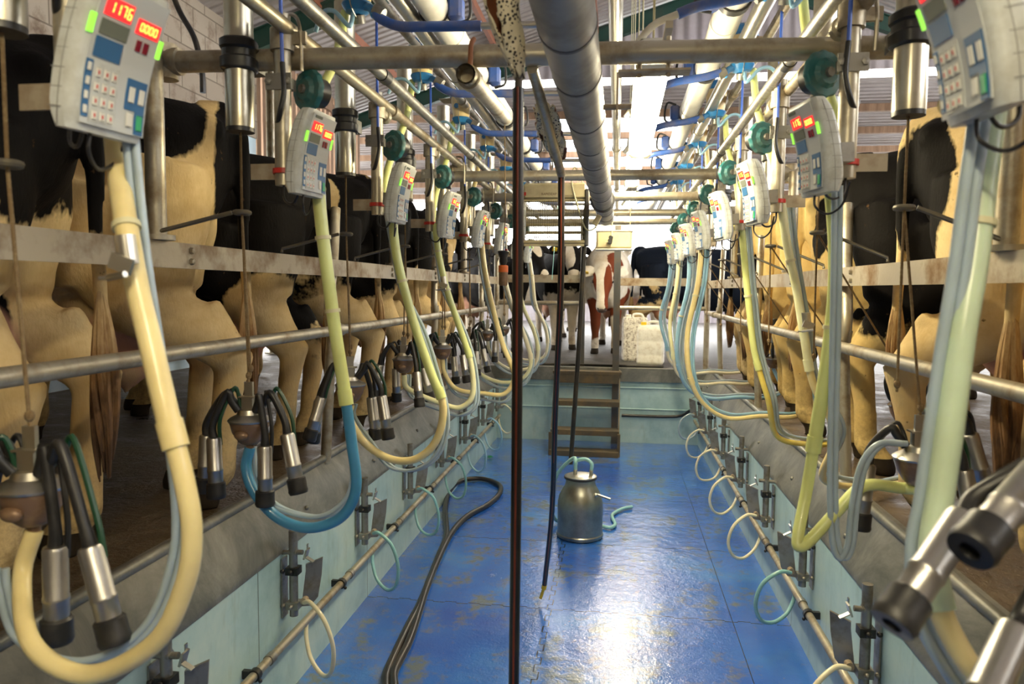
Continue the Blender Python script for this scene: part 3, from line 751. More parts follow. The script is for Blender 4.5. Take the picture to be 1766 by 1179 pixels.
for nm, sx, g in SIDES:
    for k in range(NU):
        if nm not in PP: PP[nm] = o = make_post(sx)
        else: o = dup(PP[nm])
        o.location = (g['post'], UY[k], 2.375)
        tag(o, 'galvanised arm post with red clamp ring under its keypad display, '+which(k, NU, nm), 'post', 'arm posts of the milking units')
        if pulp is None: pulp = p = make_pulsator()
        else: p = dup(pulp)
        p.location = (g['post']-sx*.045, UY[k]+.075, 2.225); p.rotation_euler = (0, 0, -sx*R(-28))
        tag(p, 'dark teal ribbed round pulsator behind its arm post, '+which(k, NU, nm), 'pulsator', 'teal pulsators')

# retractor cylinders, cords and cord guides
def make_cyl():
    o = MB().lathe([(.0, .66), (.040, .66), (.040, .0), (.034, .0), (.034, .02), (0, .02)], 28).build('lift_cylinder', M['cyl'])
    MB().lathe([(.044, .158), (.050, .163), (.051, .190), (.045, .196), (.045, .214), (.051, .220), (.051, .240), (.044, .246)], 24, ribs=8, ramp_=.08).build('rubber_collar', M['rubber'], o)
    MB().lathe([(.0395, -.012), (.0395, .004), (.03, .006), (0, .006)], 24).build('rubber_bung', M['rubber'], o)
    MB().box((0, .07, .20), (.05, .10, .05)).build('pipe_bracket', M['steel_dirty'], o)
    return o
cyl = None; guide = None
CLAW = {}
for nm, sx, g in SIDES:
    for k in range(NU):
        if cyl is None: cyl = o = make_cyl()
        else: o = dup(cyl)
        o.location = (g['rope'], UY[k], 2.105)
        tag(o, 'stainless lift cylinder with rubber collar and cord, '+which(k, NU, nm), 'cylinder', 'lift cylinders')
        # claw position: left row hangs in the pit, right row (from the third on) is on the cows over the kerb
        if nm == 'left': c = Vector((g['rope']+random.uniform(-.01, .02), UY[k]+random.uniform(-.02, .02), 1.262+random.uniform(-.01, .03)))
        elif k < 2: c = [Vector((.70, 1.0, 1.38)), Vector((.79, UY[1]+.02, 1.215))][k]
        elif 0: pass
        else: c = Vector((1.17+random.uniform(0, .05), UY[k]+.42+random.uniform(-.05, .05), 1.16+random.uniform(-.03, .03)))
        CLAW[nm, k] = c
        zg = 1.865; gy = UY[k]
        ctop = c + Vector((0, 0, .115))
        pts = [(g['rope'], UY[k], 2.11), (g['rope'], UY[k], zg), ctop]
        if k % 2: pts[2] = ctop
        L = MB().tube(pts, .0036, 8)
        for (a, bb) in ((pts[0], pts[1]), (pts[1], pts[2])):   # rope lay
            a, bb = Vector(a), Vector(bb); n_ = int((bb-a).length/.012)
            for i in range(n_): L.ball(a.lerp(bb, (i+.5)/n_), (.0043, .0043, .004), seg=6, rings=4) if k < 3 else None
        L.ball(ctop+Vector((0, 0, .02)), (.009, .009, .012), seg=8, rings=6)
        L.build('lift_cord', M['rope'], o, -o.location)
        if k < 7:
            b_ = MB().tube([(g['rail'], gy-.04, g['zr']+.045), (g['rail'], gy-.035, g['zr']+.06), (g['rope']+sx*.03, gy-.002, zg)], .0065, 8)
            b_.tube([(g['rope']+.020*math.cos(a*PI/6), gy+.020*math.sin(a*PI/6), zg) for a in range(12)], .0075, 8, closed=True)
            tag(b_.build('cord_guide', M['ropeblack']), f'dark eyed rod guiding the lift cord off the rail, {which(k, 7, nm)}', 'rod', 'cord guide rods')

# milking clusters: claw bowl, lid, four cups with their black tubes
def make_cluster(cups, name='milking_cluster', label_green=True, upright=False):
    t = empty(name)
    MB().lathe([(0, -.072), (.022, -.070), (.034, -.060), (.050, -.034), (.057, -.006), (.057, .002)], 26).ball((.0, -.050, -.036), (.022, .014, .014)).build('claw_bowl', M['castbrown'], t)
    lid = MB().lathe([(.061, -.002), (.063, .003), (.055, .010), (.036, .020), (.032, .034), (0, .036)], 26).build('claw_lid', M['steel'], t)
    MB().box((0, 0, .050), (.034, .030, .040)).box((0, 0, .072), (.050, .040, .004)).box((0, 0, .094), (.026, .010, .044)).build('pulse_block', M['steel'], lid)
    MB().lathe([(.012, .0), (.012, .02), (.008, .026)], 12, TR((0, 0, -.082), (0, 0, 0))).build('outlet', M['castbrown'], t)
    for i, (x, y, zt, tx, ty) in enumerate(cups):      # cup top position and tilt
        ax = Vector((tx, ty, -1)).normalized()
        if upright: ax = -ax
        top = Vector((x, y, zt)); T = Matrix.Translation(top) @ ax.to_track_quat('Z', 'Y').to_matrix().to_4x4()
        cup = MB().lathe([(.014, -.004), (.019, -.002), (.0215, .004), (.0215, .088), (.0228, .090), (.0228, .096), (.0215, .098), (.0215, .135)], 22, T).build('teat_cup', M['shell'], t)
        MB().lathe([(.0235, .128), (.0275, .132), (.0275, .160), (.0290, .168), (.026, .176), (.012, .176), (.010, .165), (0, .165)], 22, T).build('liner_mouth', M['rubber'], cup)
        st = Vector((x, y, 0)); st = st.normalized()*.030 if st.length > .01 else Vector((.03, 0, 0)); st.z = .030
        if upright:
            hi = top-ax*.05; pts = [st, st*1.8+Vector((0, 0, -.03)), hi, top+ax*.004]
        else:
            out = Vector((x, y, 0)); mid = st.lerp(top, .45); mid.z = max(st.z, zt)+.045+.01*(i % 2)
            pts = [st, st+Vector((out.x*.18, out.y*.18, .028)), mid, top-ax*.045, top+ax*.004]
        MB().tube(pts, [.0125, .0115]+[.0105]*(len(pts)-3)+[.013], 12, smooth=7).build('milk_tube', M['rubber'], t)
        off = Vector((.016, .012, 0))
        pts2 = [p+off*(1 if j else .3)+Vector((0, 0, .012 if 0 < j < len(pts)-1 else 0)) for j, p in enumerate(map(Vector, pts))]
        pts2[-1] = top+ax*.02+off*.9; 
        MB().tube(pts2, .0058, 8, smooth=6).build('pulse_tube', M['green'] if i % 2 else M['rubber'], t)
    return t
CUPA = [(-.150, .02, -.055, -.08, .03), (-.092, -.040, -.050, .05, -.04), (.062, -.030, -.070, .0, -.02), (.125, -.015, -.035, .22, -.05)]
CUPL = [(-.13, .03, -.055, -.10, .0), (-.10, -.06, -.03, -.10, -.05), (.068, -.03, -.10, .0, -.02), (.150, -.045, -.090, .30, -.05)]
CUPB = [(-.13, .04, -.07, -.16, .05), (-.11, -.04, -.045, -.30, -.06), (.080, .05, -.06, .10, .06), (.125, -.02, -.045, .16, -.04)]
CUPC = [(-.12, -.02, -.03, -.2, 0), (-.06, .08, -.06, 0, .1), (.09, .04, -.05, .22, .1), (.08, -.07, -.06, .12, -.12)]
CUPU = [(-.045, -.05, .13, -.12, -.10), (-.045, .05, .13, -.12, .10), (.05, -.05, .12, .12, -.10), (.05, .05, .12, .12, .10)]
CUP0R = []
for (tu, tv, ty_), (bu, bv, by_) in (((1662, 892, 1.0), (1548, 1062, .93)), ((1805, 800, .98), (1690, 930, .90)), ((1752, 1085, .95), (1672, 1260, .88)), ((1880, 980, 1.1), (1890, 1200, 1.1))):
    q0, q1 = at(tu, tv, Y=ty_)-Vector((.70, 1.0, 1.38)), at(bu, bv, Y=by_)-Vector((.70, 1.0, 1.38)); dd = (q1-q0)/-(q1-q0).z
    CUP0R.append((q0.x, q0.y, q0.z, dd.x, dd.y))
CUP1R = [(-.115, .03, -.03, -.10, -.06), (.05, .10, .05, .3, .25), (.14, .04, .06, .35, .05), (.10, -.03, -.02, .2, -.05)]
protos = {}
def cluster(key, cups, upright=False):
    if key in protos: return dup(protos[key])
    protos[key] = make_cluster(cups, upright=upright); return protos[key]
for nm, sx, g in SIDES:
    for k in range(NU):
        if nm == 'left': key, cups = [('l0', CUPL), ('a', CUPA), ('b', CUPB), ('c', CUPC)][k] if k < 4 else [('a', CUPA), ('b', CUPB), ('c', CUPC)][k % 3]
        elif k == 0: key, cups = 'r0', CUP0R
        elif k == 1: key, cups = 'r1', CUP1R
        else: key, cups = 'u', CUPU
        o = cluster(key, cups, key == 'u'); o.location = CLAW[nm, k]
        o.rotation_euler = (0, 0, 0 if k < 2 else random.uniform(-.5, .5))
        lb = ('milking cups and brown claw bowl hanging on their cord, ' if nm == 'left' or k < 2 else 'milking cups and claw held up under the cow, ')+which(k, NU, nm)
        tag(o, lb, 'milking cups', 'milking clusters')

# milk hoses and twin pulse hoses
def hose(name, pts, r, mts, label, cat, group, sub=8, seg=12, splits=None, bands=(), twin=0):
    """splits: (fraction list) where the hose changes to the next material"""
    P, _ = spline([Vector(p) for p in pts], [r]*len(pts), sub)
    n = len(P); cuts = [0]+[int(n*f) for f in (splits or [])]+[n-1]
    root = None
    for i in range(len(cuts)-1):
        seg_pts = P[cuts[i]:cuts[i+1]+1]
        b_ = MB()
        if twin:
            for s_ in (-1, 1): b_.tube([p+Vector((s_*r*.95*twin, s_*r*.3, 0)) for p in seg_pts], r, seg)
        else: b_.tube(seg_pts, r*(1 if i % 2 == 0 else .86), seg)
        o = b_.build(name if root is None else 'hose_section', mts[i] if isinstance(mts, list) else mts, root)
        if root is None: root = o
    for f in bands:
        j = int(n*f); p, q = P[j], P[min(j+1, n-1)]; d_ = (q-p).normalized()
        MB().tube([p-d_*.005, p+d_*.005], r*1.16+(r*.9 if twin else .001), 14).build('hose_band', M['straps'], root)
    for f in (splits or []):
        j = int(n*f); p, q = P[j], P[min(j+1, n-1)]; d_ = (q-p).normalized()
        MB().tube([p-d_*.022, p+d_*.022], r*1.13, 14).build('hose_joint', mts[0] if isinstance(mts, list) else mts, root)
    tag(root, label, cat, group); return root
def L(points, y): return [at(u, v, Y=y_ if y_ else y) for (u, v, *rest) in points for y_ in [rest[0] if rest else None]]
cols_l = [('cream', None), ('lime', 'blue'), ('lime', 'cream'), ('lime', 'pale'), ('cream', 'cream'), ('milk', 'pale'), ('pale', 'milk'), ('milk', 'milk')]
words_c = dict(cream='cream', lime='pale lime', pale='pale', milk='milky white', yellow='yellow', sky='sky blue', mint='mint green', blue='blue')
PX = {0: [(195, 205, 1.22), (205, 300, 1.18), (218, 390, 1.12), (238, 500, 1.1), (262, 600, 1.08), (290, 720, 1.06), (318, 830, 1.05), (331, 920, 1.05), (318, 1010, 1.05), (265, 1110, 1.05), (150, 1163, 1.07), (55, 1110, 1.1), (12, 1040, 1.14), (28, 1000, 1.18)],
      1: [(548, 322), (556, 400), (566, 480), (578, 570), (592, 660), (606, 760), (614, 840), (590, 890), (535, 910), (480, 893), (440, 850), (427, 800), (434, 775)],
      2: [(676, 372), (684, 440), (698, 500), (718, 570), (742, 640), (764, 700), (752, 760), (715, 792), (670, 790), (628, 762), (610, 705), (600, 672)],
      3: [(750, 385), (757, 440), (771, 500), (791, 560), (812, 625), (815, 680), (795, 702), (765, 697), (735, 676), (712, 665)]}
for k in range(NU):
    g = SD['left']; y = UY[k]
    if k in PX:
        pts = L(PX[k], y); cc = CLAW['left', k]; pts[-1] = cc+Vector((0, 0, -.082)); pts[-2] = pts[-2].lerp(cc+Vector((-.015, 0, -.15)), .7)
    else:
        j = lambda s=.02: random.uniform(-s, s)
        pts = [(-.84, y-.02, 2.0), (-.82+j(), y-.03, 1.75), (-.77+j(), y, 1.5), (-.68+j(.04), y, 1.30), (-.62+j(.04), y, 1.12), (-.68+j(), y, 1.0), (-.84+j(), y, .98+j()), (-.99, y, 1.02), (-1.07, y, 1.12), tuple(CLAW['left', k]+Vector((0, 0, -.07)))]
    a, b2 = cols_l[k]
    if k == 0: mts, sp = [H['cream'], H['cream']], [.40]
    else: mts, sp = [H[a], H[b2 or a]], [.42 if k != 1 else .36]
    hose('milk_hose', pts, .0185 if k < 3 else .0165, mts, f'{words_c[a]} milk hose looping down to its cups, {which(k, NU, "left")}', 'hose', 'milk hoses', splits=sp, bands=(.10, .22) if k % 2 else (.16,))
    PR = {0: [(222, 225), (232, 330), (245, 450), (268, 600), (292, 740), (307, 860), (303, 960), (262, 1070), (190, 1128), (100, 1138), (30, 1095), (5, 1020), (0, 980)],
          1: [(545, 330), (552, 450), (568, 570), (588, 690), (602, 780), (598, 850), (555, 888), (500, 885), (455, 862), (432, 820), (425, 770)]}
    if k in PR: q = L([(u+(8 if k else 2), v) for u, v in PR[k]], y+(.03 if k else -.02))
    else: q = [Vector(p)+Vector((-.028+.015*random.random()+(.03 if i > 2 else 0), .035, -(.045 if 4 < i < 9 else 0))) for i, p in enumerate(pts)]
    hose('pulse_hose', q, .0072, H['clear'], f'pair of clear bluish air hoses beside the milk hose, {which(k, NU, "left")}', 'hose', 'twin air hoses', twin=1, seg=10)
cols_r = [('mint', 'cream'), ('lime', 'lime'), ('pale', 'cream'), ('lime', 'yellow'), ('cream', 'cream'), ('sky', 'sky'), ('pale', 'milk'), ('sky', 'milk')]
QX = {0: [(1712, 190, 1.22), (1695, 320, 1.2), (1680, 450, 1.18), (1658, 580, 1.16), (1640, 720, 1.15), (1622, 850, 1.14), (1608, 960, 1.12), (1625, 1060, 1.1), (1690, 1170, 1.08), (1780, 1240, 1.08), (1850, 1180, 1.05), (1905, 1010, 1.0)],
      1: [(1432, 310), (1440, 420), (1438, 520), (1424, 640), (1408, 740), (1392, 840), (1376, 925, 1.98), (1380, 942, 1.97), (1400, 928, 1.98), (1440, 885, 2.0), (1490, 838, 2.02), (1530, 812, 2.08), (1555, 800, 2.12)],
      2: [(1348, 350), (1357, 420), (1374, 500), (1387, 580), (1402, 660), (1440, 750), (1490, 830, 2.9), (1535, 865, 2.95)],
      3: [(1277, 370), (1284, 450), (1292, 530), (1302, 610), (1325, 690), (1370, 740, 3.75), (1420, 760, 3.8)]}
for k in range(NU):
    g = SD['right']; y = UY[k]; c = CLAW['right', k]; j = lambda s=.02: random.uniform(-s, s)
    if k in QX:
        pts = L(QX[k], y)
        if k == 0: pts[-1] = c+Vector((0, 0, -.082)); pts[-2] = c+Vector((.02, .03, -.16))
        if k == 1: pts[-1] = c+Vector((0, 0, -.082)); pts[-2] = pts[-2].lerp(c+Vector((-.02, 0, -.11)), .6)
    else: pts = [(.49, y-.02, 2.0), (.48+j(), y-.03, 1.7), (.44+j(.04), y, 1.4), (.42+j(.04), y, 1.16), (.50+j(), y+.05, .98+j(.03)), (.68, y+.12, .87), (.90, y+.2, .875)]
    if k >= 2:
        pts = [Vector(p) for p in pts]
        if k in (2, 3): pts = pts[:-2]+[Vector((.80, y+.1, .93)), Vector((.97, y+.2, .875))]
        pts += [Vector((1.10, y+.30, .86)), Vector((c.x+.06, c.y-.02, .90)), c+Vector((0, 0, -.07))]
    a, b2 = cols_r[k]
    hose('milk_hose', pts, .0195 if k == 0 else (.0180 if k == 1 else .0160), [H[a], H[b2]], f'{words_c[a]} milk hose running down to its cups, {which(k, NU, "right")}', 'hose', 'milk hoses', splits=[.36 if k else .6], bands=(.2,) if k % 2 else (.14,))
    QR = {0: [(1690, 200), (1672, 330), (1655, 460), (1632, 600), (1612, 740), (1595, 860), (1580, 950), (1590, 1060), (1650, 1170), (1700, 1220)],
          1: [(1444, 320), (1443, 420), (1441, 560), (1438, 700), (1436, 840), (1440, 930), (1452, 962), (1466, 940), (1474, 870), (1490, 800), (1520, 765), (1560, 765)]}
    if k in QR: q = L(QR[k], y-.03)
    else: q = [Vector(p)+Vector((.02+.02*random.random(), .035, .02 if i > 4 else 0)) for i, p in enumerate(pts)]
    hose('pulse_hose', q, .0088 if k == 0 else .0078, H['clear'] if k != 4 else H['sky'], f'pair of clear bluish air hoses beside the milk hose, {which(k, NU, "right")}', 'hose', 'twin air hoses', twin=1, seg=10)
# clip buckles on some hoses
for i, (u, v, y, lb) in enumerate(((222, 455, 1.08, 'grey metal hose clip on the cream hose nearest on the left'), (766, 492, 3.66, 'grey metal hose clip on the fourth hose on the left'), (1392, 560, 2.82, 'grey metal hose clip on the third hose on the right'))):
    p = at(u, v, Y=y); s_ = .75
    b_ = MB().box((p.x, p.y-.018, p.z), (.052*s_, .006, .034*s_), rot=(0, .35, 0)); b_.tube([p+Vector((-.03*s_, -.02, -.03*s_)), p+Vector((.02*s_, -.03, -.022*s_))], .007*s_, 8)
    b_.tube([p+Vector((0, 0, .0)), p+Vector((-.006, 0, .045))], .021*s_, 12); b_.tube([p+Vector((-.02*s_, -.02, -.03*s_)), p+Vector((-.05*s_, -.02, -.031*s_))], .003, 6)
    tag(b_.build('hose_clip', M['steel']), lb, 'clip', 'hose clips')

# milk meters with blue caps and blue outlet hoses
def make_meter(sx):
    t = MB().lathe([(.044, -.060), (.048, -.03), (.056, .04), (.058, .062)], 28).build('milk_meter', M['jar'])
    MB().lathe([(.063, .052), (.065, .060), (.058, .068), (.054, .085), (.036, .102), (0, .106)], 28).build('cap', M['blue_cap'], t)
    base = MB().lathe([(.050, -.056), (.052, -.062), (.048, -.070), (.038, -.085), (.020, -.090), (0, -.090)], 28).build('base', M['blue_cap'], t)
    MB().tube([(-sx*.03, -.01, -.070), (-sx*.06, -.02, -.085), (-sx*.075, -.025, -.11)], .014, 12, smooth=4).build('elbow', M['blue_cap'], base)
    MB().tube([(0, -.058, .01), (0, -.066, .06), (0, -.04, .100), (0, 0, .104), (0, .04, .100), (0, .066, .06), (0, .058, -.06), (0, .02, -.098), (0, -.02, -.098), (0, -.058, -.06)], .0022, 6, closed=True, smooth=3).build('wire_bail', M['steel'], t)
    MB().box((sx*.06, .02, .045), (.12, .10, .004)).build('support_plate', M['galv_flat'], t)
    MB().lathe([(0, 0), (.014, 0), (.014, .002), (0, .002)], 14, TR((sx*.014, -.050, .0), (PI/2, 0, 0))).build('badge', M['blue_cap'], t)
    MB().tube([(sx*.01, -.01, -.085), (sx*.012, -.02, -.125), (sx*.02, -.03, -.135), (sx*.07, -.03, -.085), (sx*.12, -.02, -.085), (sx*.15, -.01, -.14)], .0075, 10, smooth=6).build('sample_hose', H['sky'], t)
    MB().tube([(0, .01, -.09), (0, .02, -.115)], .02, 12).build('drain', M['steel_dirty'], t)
    return t
MP = {}
for nm, sx, g in SIDES:
    for k in range(NU):
        y = UY[k]+.42
        if nm not in MP: MP[nm] = o = make_meter(sx)
        else: o = dup(MP[nm])
        o.location = (g['meter'], y, 2.655); o.rotation_euler = (0, 0, random.uniform(-.15, .15))
        tag(o, 'amber milk meter jar with blue cap and base, '+which(k, NU, nm), 'milk meter', 'milk meters')
        x0 = g['meter']-sx*.070
        z0 = 2.545
        if nm == 'left': pts = [(x0, y-.03, z0+.02), (x0+.02, y-.035, z0-.01), (x0+.09, y-.04, z0-.04), (x0+.2, y-.04, z0-.045), (x0+.36, y-.04, z0-.05)]; tail = [(x0+.36, y-.04, z0-.05), (x0+.62, y-.04, z0-.055)]
        else: pts = [(x0, y-.03, z0+.02), (x0-.03, y-.035, z0+.01), (x0-.09, y-.04, z0-.005), (x0-.2, y-.04, z0-.02), (x0-.26, y-.04, z0-.04)]; tail = [(x0-.26, y-.04, z0-.04), (x0-.34, y-.04, z0-.075), (x0-.41, y-.03, z0-.16)]
        h_ = MB().tube(pts, .0165, 14, smooth=6).build('outlet_hose', M['blue_rubber'])
        tag(h_, 'dark blue rubber outlet hose bent towards the duct, '+which(k, NU, nm), 'hose', 'blue outlet hoses')
        MB().tube(tail, .0115, 12, smooth=4).build('outlet_pipe', M['steel'] if nm == 'left' else M['pvc'], h_)
        MB().tube([pts[0], Vector(pts[0])+Vector((-sx*.03, 0, -.018))], .021, 12).build('hose_clamp', M['steel_dirty'], h_)
        # drop hose from meter down to the display
        q = [(g['meter']+sx*.05, y+.02, 2.58), (g['meter']+sx*.06, y-.05, 2.40), (g['post']+sx*.01, y-.25, 2.15), (g['post'], UY[k]+.09, 1.98), (g['disp'], UY[k]+.02, 1.93)]
        hose('drop_hose', q, .0150, H[['cream', 'lime', 'lime', 'lime', 'cream', 'pale', 'pale', 'milk'][k]], 'pale drop hose between the milk meter and the display, '+which(k, NU, nm), 'hose', 'drop hoses')
lpipe(-.02, 2.47, .022, .3, 8.2, 'steel', 'transfer_line', 'stainless transfer pipe above the grey duct in the middle', (2.6, 4.4, 6.1), 1.2)
# dark plastic valve blocks under the milk lines
for nm, sx, g in SIDES:
    for k in range(1, 7):
        y = UY[k]+.62
        b_ = MB().box((g['milk']-sx*.075, y, 2.64), (.05, .07, .085), bev=.01); o = b_.build('air_valve', M['blue_rubber'])
        MB().tube([(g['milk']-sx*.07, y-.03, 2.68), (g['milk']-sx*.12, y-.03, 2.69), (g['milk']-sx*.13, y-.03, 2.60), (g['milk']-sx*.08, y-.03, 2.58)], .006, 8, smooth=4).build('handle', M['rubber'], o)
        MB().tube([(g['milk'], y-.02, 2.64), (g['milk'], y+.02, 2.64)], .060, 18).build('saddle', M['rubber'], o)
        tag(o, 'dark blue valve block with black handle on the white pipe, '+which(k-1, 6, nm), 'valve', 'valve blocks')

# wall brackets with flap plates and wash-hose rings
def make_hanger(sx):                                   # local x is away from the wall into the pit
    s = -sx
    t = MB().tube([(s*.045, 0, .345), (s*.045, 0, .69)], .017, 14).build('wash_bracket', M['steel_dirty'])
    MB().tube([(s*.0, 0, .60), (s*.085, 0, .605)], .010, 10).tube([(s*.03, 0, .605), (s*.06, 0, .605)], .016, 10).build('arm', M['steel_dirty'], t)
    MB().box((s*.10, -.0, .600), (.006, .035, .04), rot=(0, s*.3, 0)).box((s*.118, -.01, .582), (.035, .02, .004), rot=(0, s*.5, 0)).box((s*.10, .012, .622), (.004, .012, .026)).build('hook', M['steel'], t)
    MB().prism([(s*.070, .375), (s*.088, .52), (s*.088, .545), (s*.155, .57), (s*.150, .50), (s*.135, .41), (s*.105, .375)], .012, TR((0, 0, 0), (0, 0, s*.35))).build('flap_plate', M['steel_dirty'], t)
    for z in (.39, .53): MB().box((s*.045, 0, z), (.05, .045, .03)).ball((s*.045, -.03, z), .010).ball((s*.008, -.02, z), .010).build('clamp', M['rubber'] if z > .5 else M['steel_dirty'], t)
    MB().box((s*.006, 0, .46), (.006, .05, .24)).build('back_plate', M['steel_dirty'], t)
    MB().tube([(s*.10, -.01, .42), (s*.10, -.035, .42)], .014, 10).build('nozzle', M['galv_flat'], t)
    return t
HP = {}
for nm, sx, g in SIDES:
    n_ = 8; ys = [1.87+.835*k for k in range(8)] if nm == 'left' else [1.68+.83*k for k in range(8)]
    ys = [y for y in ys if y < 7.8]; n_ = len(ys)
    lc = ['teal', 'milk', 'teal', 'teal', 'teal', 'sky', 'sky', 'milk'] if nm == 'left' else ['teal', 'milk', 'teal', 'milk', 'milk', 'milk', 'milk', 'clear']
    for k, y in enumerate(ys):
        if nm not in HP: HP[nm] = o = make_hanger(sx)
        else: o = dup(HP[nm])
        o.location = (g['wall'], y, 0)
        tag(o, 'dark steel wash bracket with flap plate on the pit wall, '+which(k, n_, nm), 'bracket', 'wash brackets on the pit walls')
        s = -sx; j = random.uniform(-.03, .03); X0 = g['wall']
        if nm == 'left': q = [(.10, -.03, .415), (.14, -.055, .425), (.205, -.06+j, .37), (.235, -.05+j, .26), (.215, -.02+j, .15), (.155, .02, .105+j/2), (.09, .055, .14), (.055, .09, .21), (.045, .115, .262)]
        else: q = [(.10, -.03, .415), (.155, -.05, .42), (.225, -.06+j, .365), (.25, -.05+j, .27), (.22, -.02+j, .185), (.155, .03, .155+j/2), (.09, .075, .18), (.055, .105, .23), (.045, .118, .262)]
        hose('wash_hose', [(X0+s*a, y+bb, c_) for a, bb, c_ in q], .0088, H[lc[k]], {'teal': 'teal', 'milk': 'milky', 'sky': 'light blue', 'clear': 'clear'}[lc[k]]+' wash hose ring below its wall bracket, '+which(k, n_, nm), 'hose', 'wash hose rings')

# ================================================================ end of the pit: steps, gate, heater, drums
t = empty('steps', (-.20, 7.62, 0)); tag(t, 'rusty brown steel steps up from the pit floor to the yard level', 'steps')
XL, XR = at(958, 740, Y=7.6).x+.20, at(1062, 740, Y=7.6).x+.20
for x in (XL-.03, XR+.03):
    MB().prism([(-.34, .0), (-.26, .0), (.30, .80), (.22, .80)], .012, TR((x, 0, 0), (0, 0, PI/2))).build('stringer', M['ladder'], t)
    MB().box((x, -.31, .11), (.03, .03, .22)).build('foot_post', M['ladder'], t)
for z, y, d_ in ((.045, -.30, .18), (.235, -.18, .20), (.50, .02, .20)):
    MB().box(((XL+XR)/2, y, z), (XR-XL+.06, d_, .012)).box(((XL+XR)/2, y-d_/2, z-.018), (XR-XL+.06, .008, .05)).build('tread', M['ladder'], t)
MB().box(((XL+XR)/2, .22, .775), (XR-XL+.1, .14, .03)).box(((XL+XR)/2, .16, .725), (XR-XL+.06, .012, .12)).build('top_plate', M['ladder'], t)
# gate posts and rails at the end
for i, (u, w_, lb, z0) in enumerate(((1004, .055, 'dark upright post on the left of the steps carrying the zapper', .80), (1063, .07, 'dark upright post on the right of the steps', .0))):
    p = at(u, 560, Y=7.93 if i else 8.15)
    b_ = MB().box((p.x, p.y, (z0+2.36)/2), (w_, .05, 2.36-z0)); b_.box((p.x+.02, p.y-.028, (z0+2.36)/2), (w_*.35, .01, 2.36-z0))
    tag(b_.build('gate_post', M['poledark']), lb, 'post')
def brail(x0, x1, z, flat, lb):
    b_ = MB().box(((x0+x1)/2, 8.2, z), (x1-x0, .014, .085)) if flat else MB().tube([(x0, 8.2, z), (x1, 8.2, z)], .024, 14)
    tag(b_.build('gate_rail', M['galv_flat'] if flat else M['galv']), lb, 'rail')
xp0, xp1 = at(1004, 560, Y=8.15).x, at(1063, 560, Y=7.93).x
brail(-1.36, xp0, 1.77, 1, 'flat steel rail across the end left of the steps'); brail(-1.36, xp0, 1.50, 0, 'round steel rail across the end left of the steps')
brail(xp1+.03, .98, 1.74, 1, 'flat steel rail across the end right of the steps'); brail(xp1+.03, .98, 1.455, 0, 'round steel rail across the end right of the steps')
for i, (x, lb) in enumerate(((-1.345, 'grey corner post at the left end of the pit'), (.965, 'grey corner post at the right end of the pit'))):
    tag(MB().tube([(x, 8.2, DK-.02), (x, 8.2, 2.33)], .03, 14).build('corner_post', M['galv']), lb, 'post')
# rubber mat on the landing
p0, p1 = at(925, 628, Z=.84), at(1145, 630, Z=.84)
o = MB().box(((p0.x+p1.x)/2, 8.50, .822), (p1.x-p0.x, .72, .024), bev=.006); o.box((-.20, 8.12, .836), (.62, .05, .006))
tag(o.build('rubber_mat', M['matblack']), 'wet black rubber mat on the landing behind the steps', 'mat')
# drums
def drum(name, loc, wd, ht, rot, lb, yellow):
    t = empty(name, loc, (0, 0, rot)); tag(t, lb, 'drum', 'white chemical drums')
    pr = [(-1, -.86), (-.86, -1), (.86, -1), (1, -.86), (1, .86), (.86, 1), (-.86, 1), (-1, .86)]
    zs = [(0, .93), (.015, .99), (.03, 1), (.10, 1), (.11, .985), (.125, 1), (.26, 1), (.27, .985), (.285, 1), (.40, 1), (.43, .97), (.455, .90)]
    sc = ht/.455; b_ = MB(); vs = []
    for z, s_ in zs:
        for x, y in pr: vs.append((x*s_*wd/2, y*s_*wd*.42, z*sc))
    n = 8; fs = [(i*n+k, i*n+(k+1) % n, (i+1)*n+(k+1) % n, (i+1)*n+k) for i in range(len(zs)-1) for k in range(n)]+[tuple(range(n)), tuple((len(zs)-1)*n+k for k in range(n))]
    b_.add(vs, fs).build('body', M['drum2' if not yellow else 'drum'], t)
    MB().tube([(-wd*.1, -wd*.05, ht-.005), (-wd*.05, -wd*.05, ht+.035), (wd*.25, -wd*.05, ht+.035), (wd*.34, -wd*.05, ht-.005)], .014, 10, smooth=4).build('handle', M['drum'], t)
    MB().lathe([(.032, -.01), (.032, .03), (.028, .034), (0, .034)], 20, TR((-wd*.28, -wd*.06, ht))).build('screw_cap', M['yellow'] if yellow else M['drum'], t)
    return t
q = at(1120, 630, Z=.835); drum('plastic_drum', (q.x+.02, 8.32, .835), .29, .43, -.12, 'white plastic drum with yellow cap, front one beside the steps', True)
q = at(1100, 622, Z=.835); drum('plastic_drum', (q.x-.04, 8.68, .835), .28, .50, .1, 'mud-spattered white plastic drum behind the front drum', False)
# orange marker torch / spray bottle
q = at(999, 632, Z=.84); t = empty('teat_dip_cup', (q.x, 8.2, .84)); tag(t, 'small red and orange dip cup standing on the edge of the landing', 'cup')
MB().lathe([(.026, 0), (.028, .01), (.028, .09), (.020, .10)], 18).build('bottle', M['castbrown'], t)
MB().lathe([(.020, .095), (.030, .11), (.030, .135), (.022, .15), (.024, .20), (.032, .215), (.030, .22), (.020, .18), (0, .18)], 18).build('cup', M['red'], t)
MB().lathe([(.029, .085), (.029, .115)], 18).build('collar', M['orange'], t)
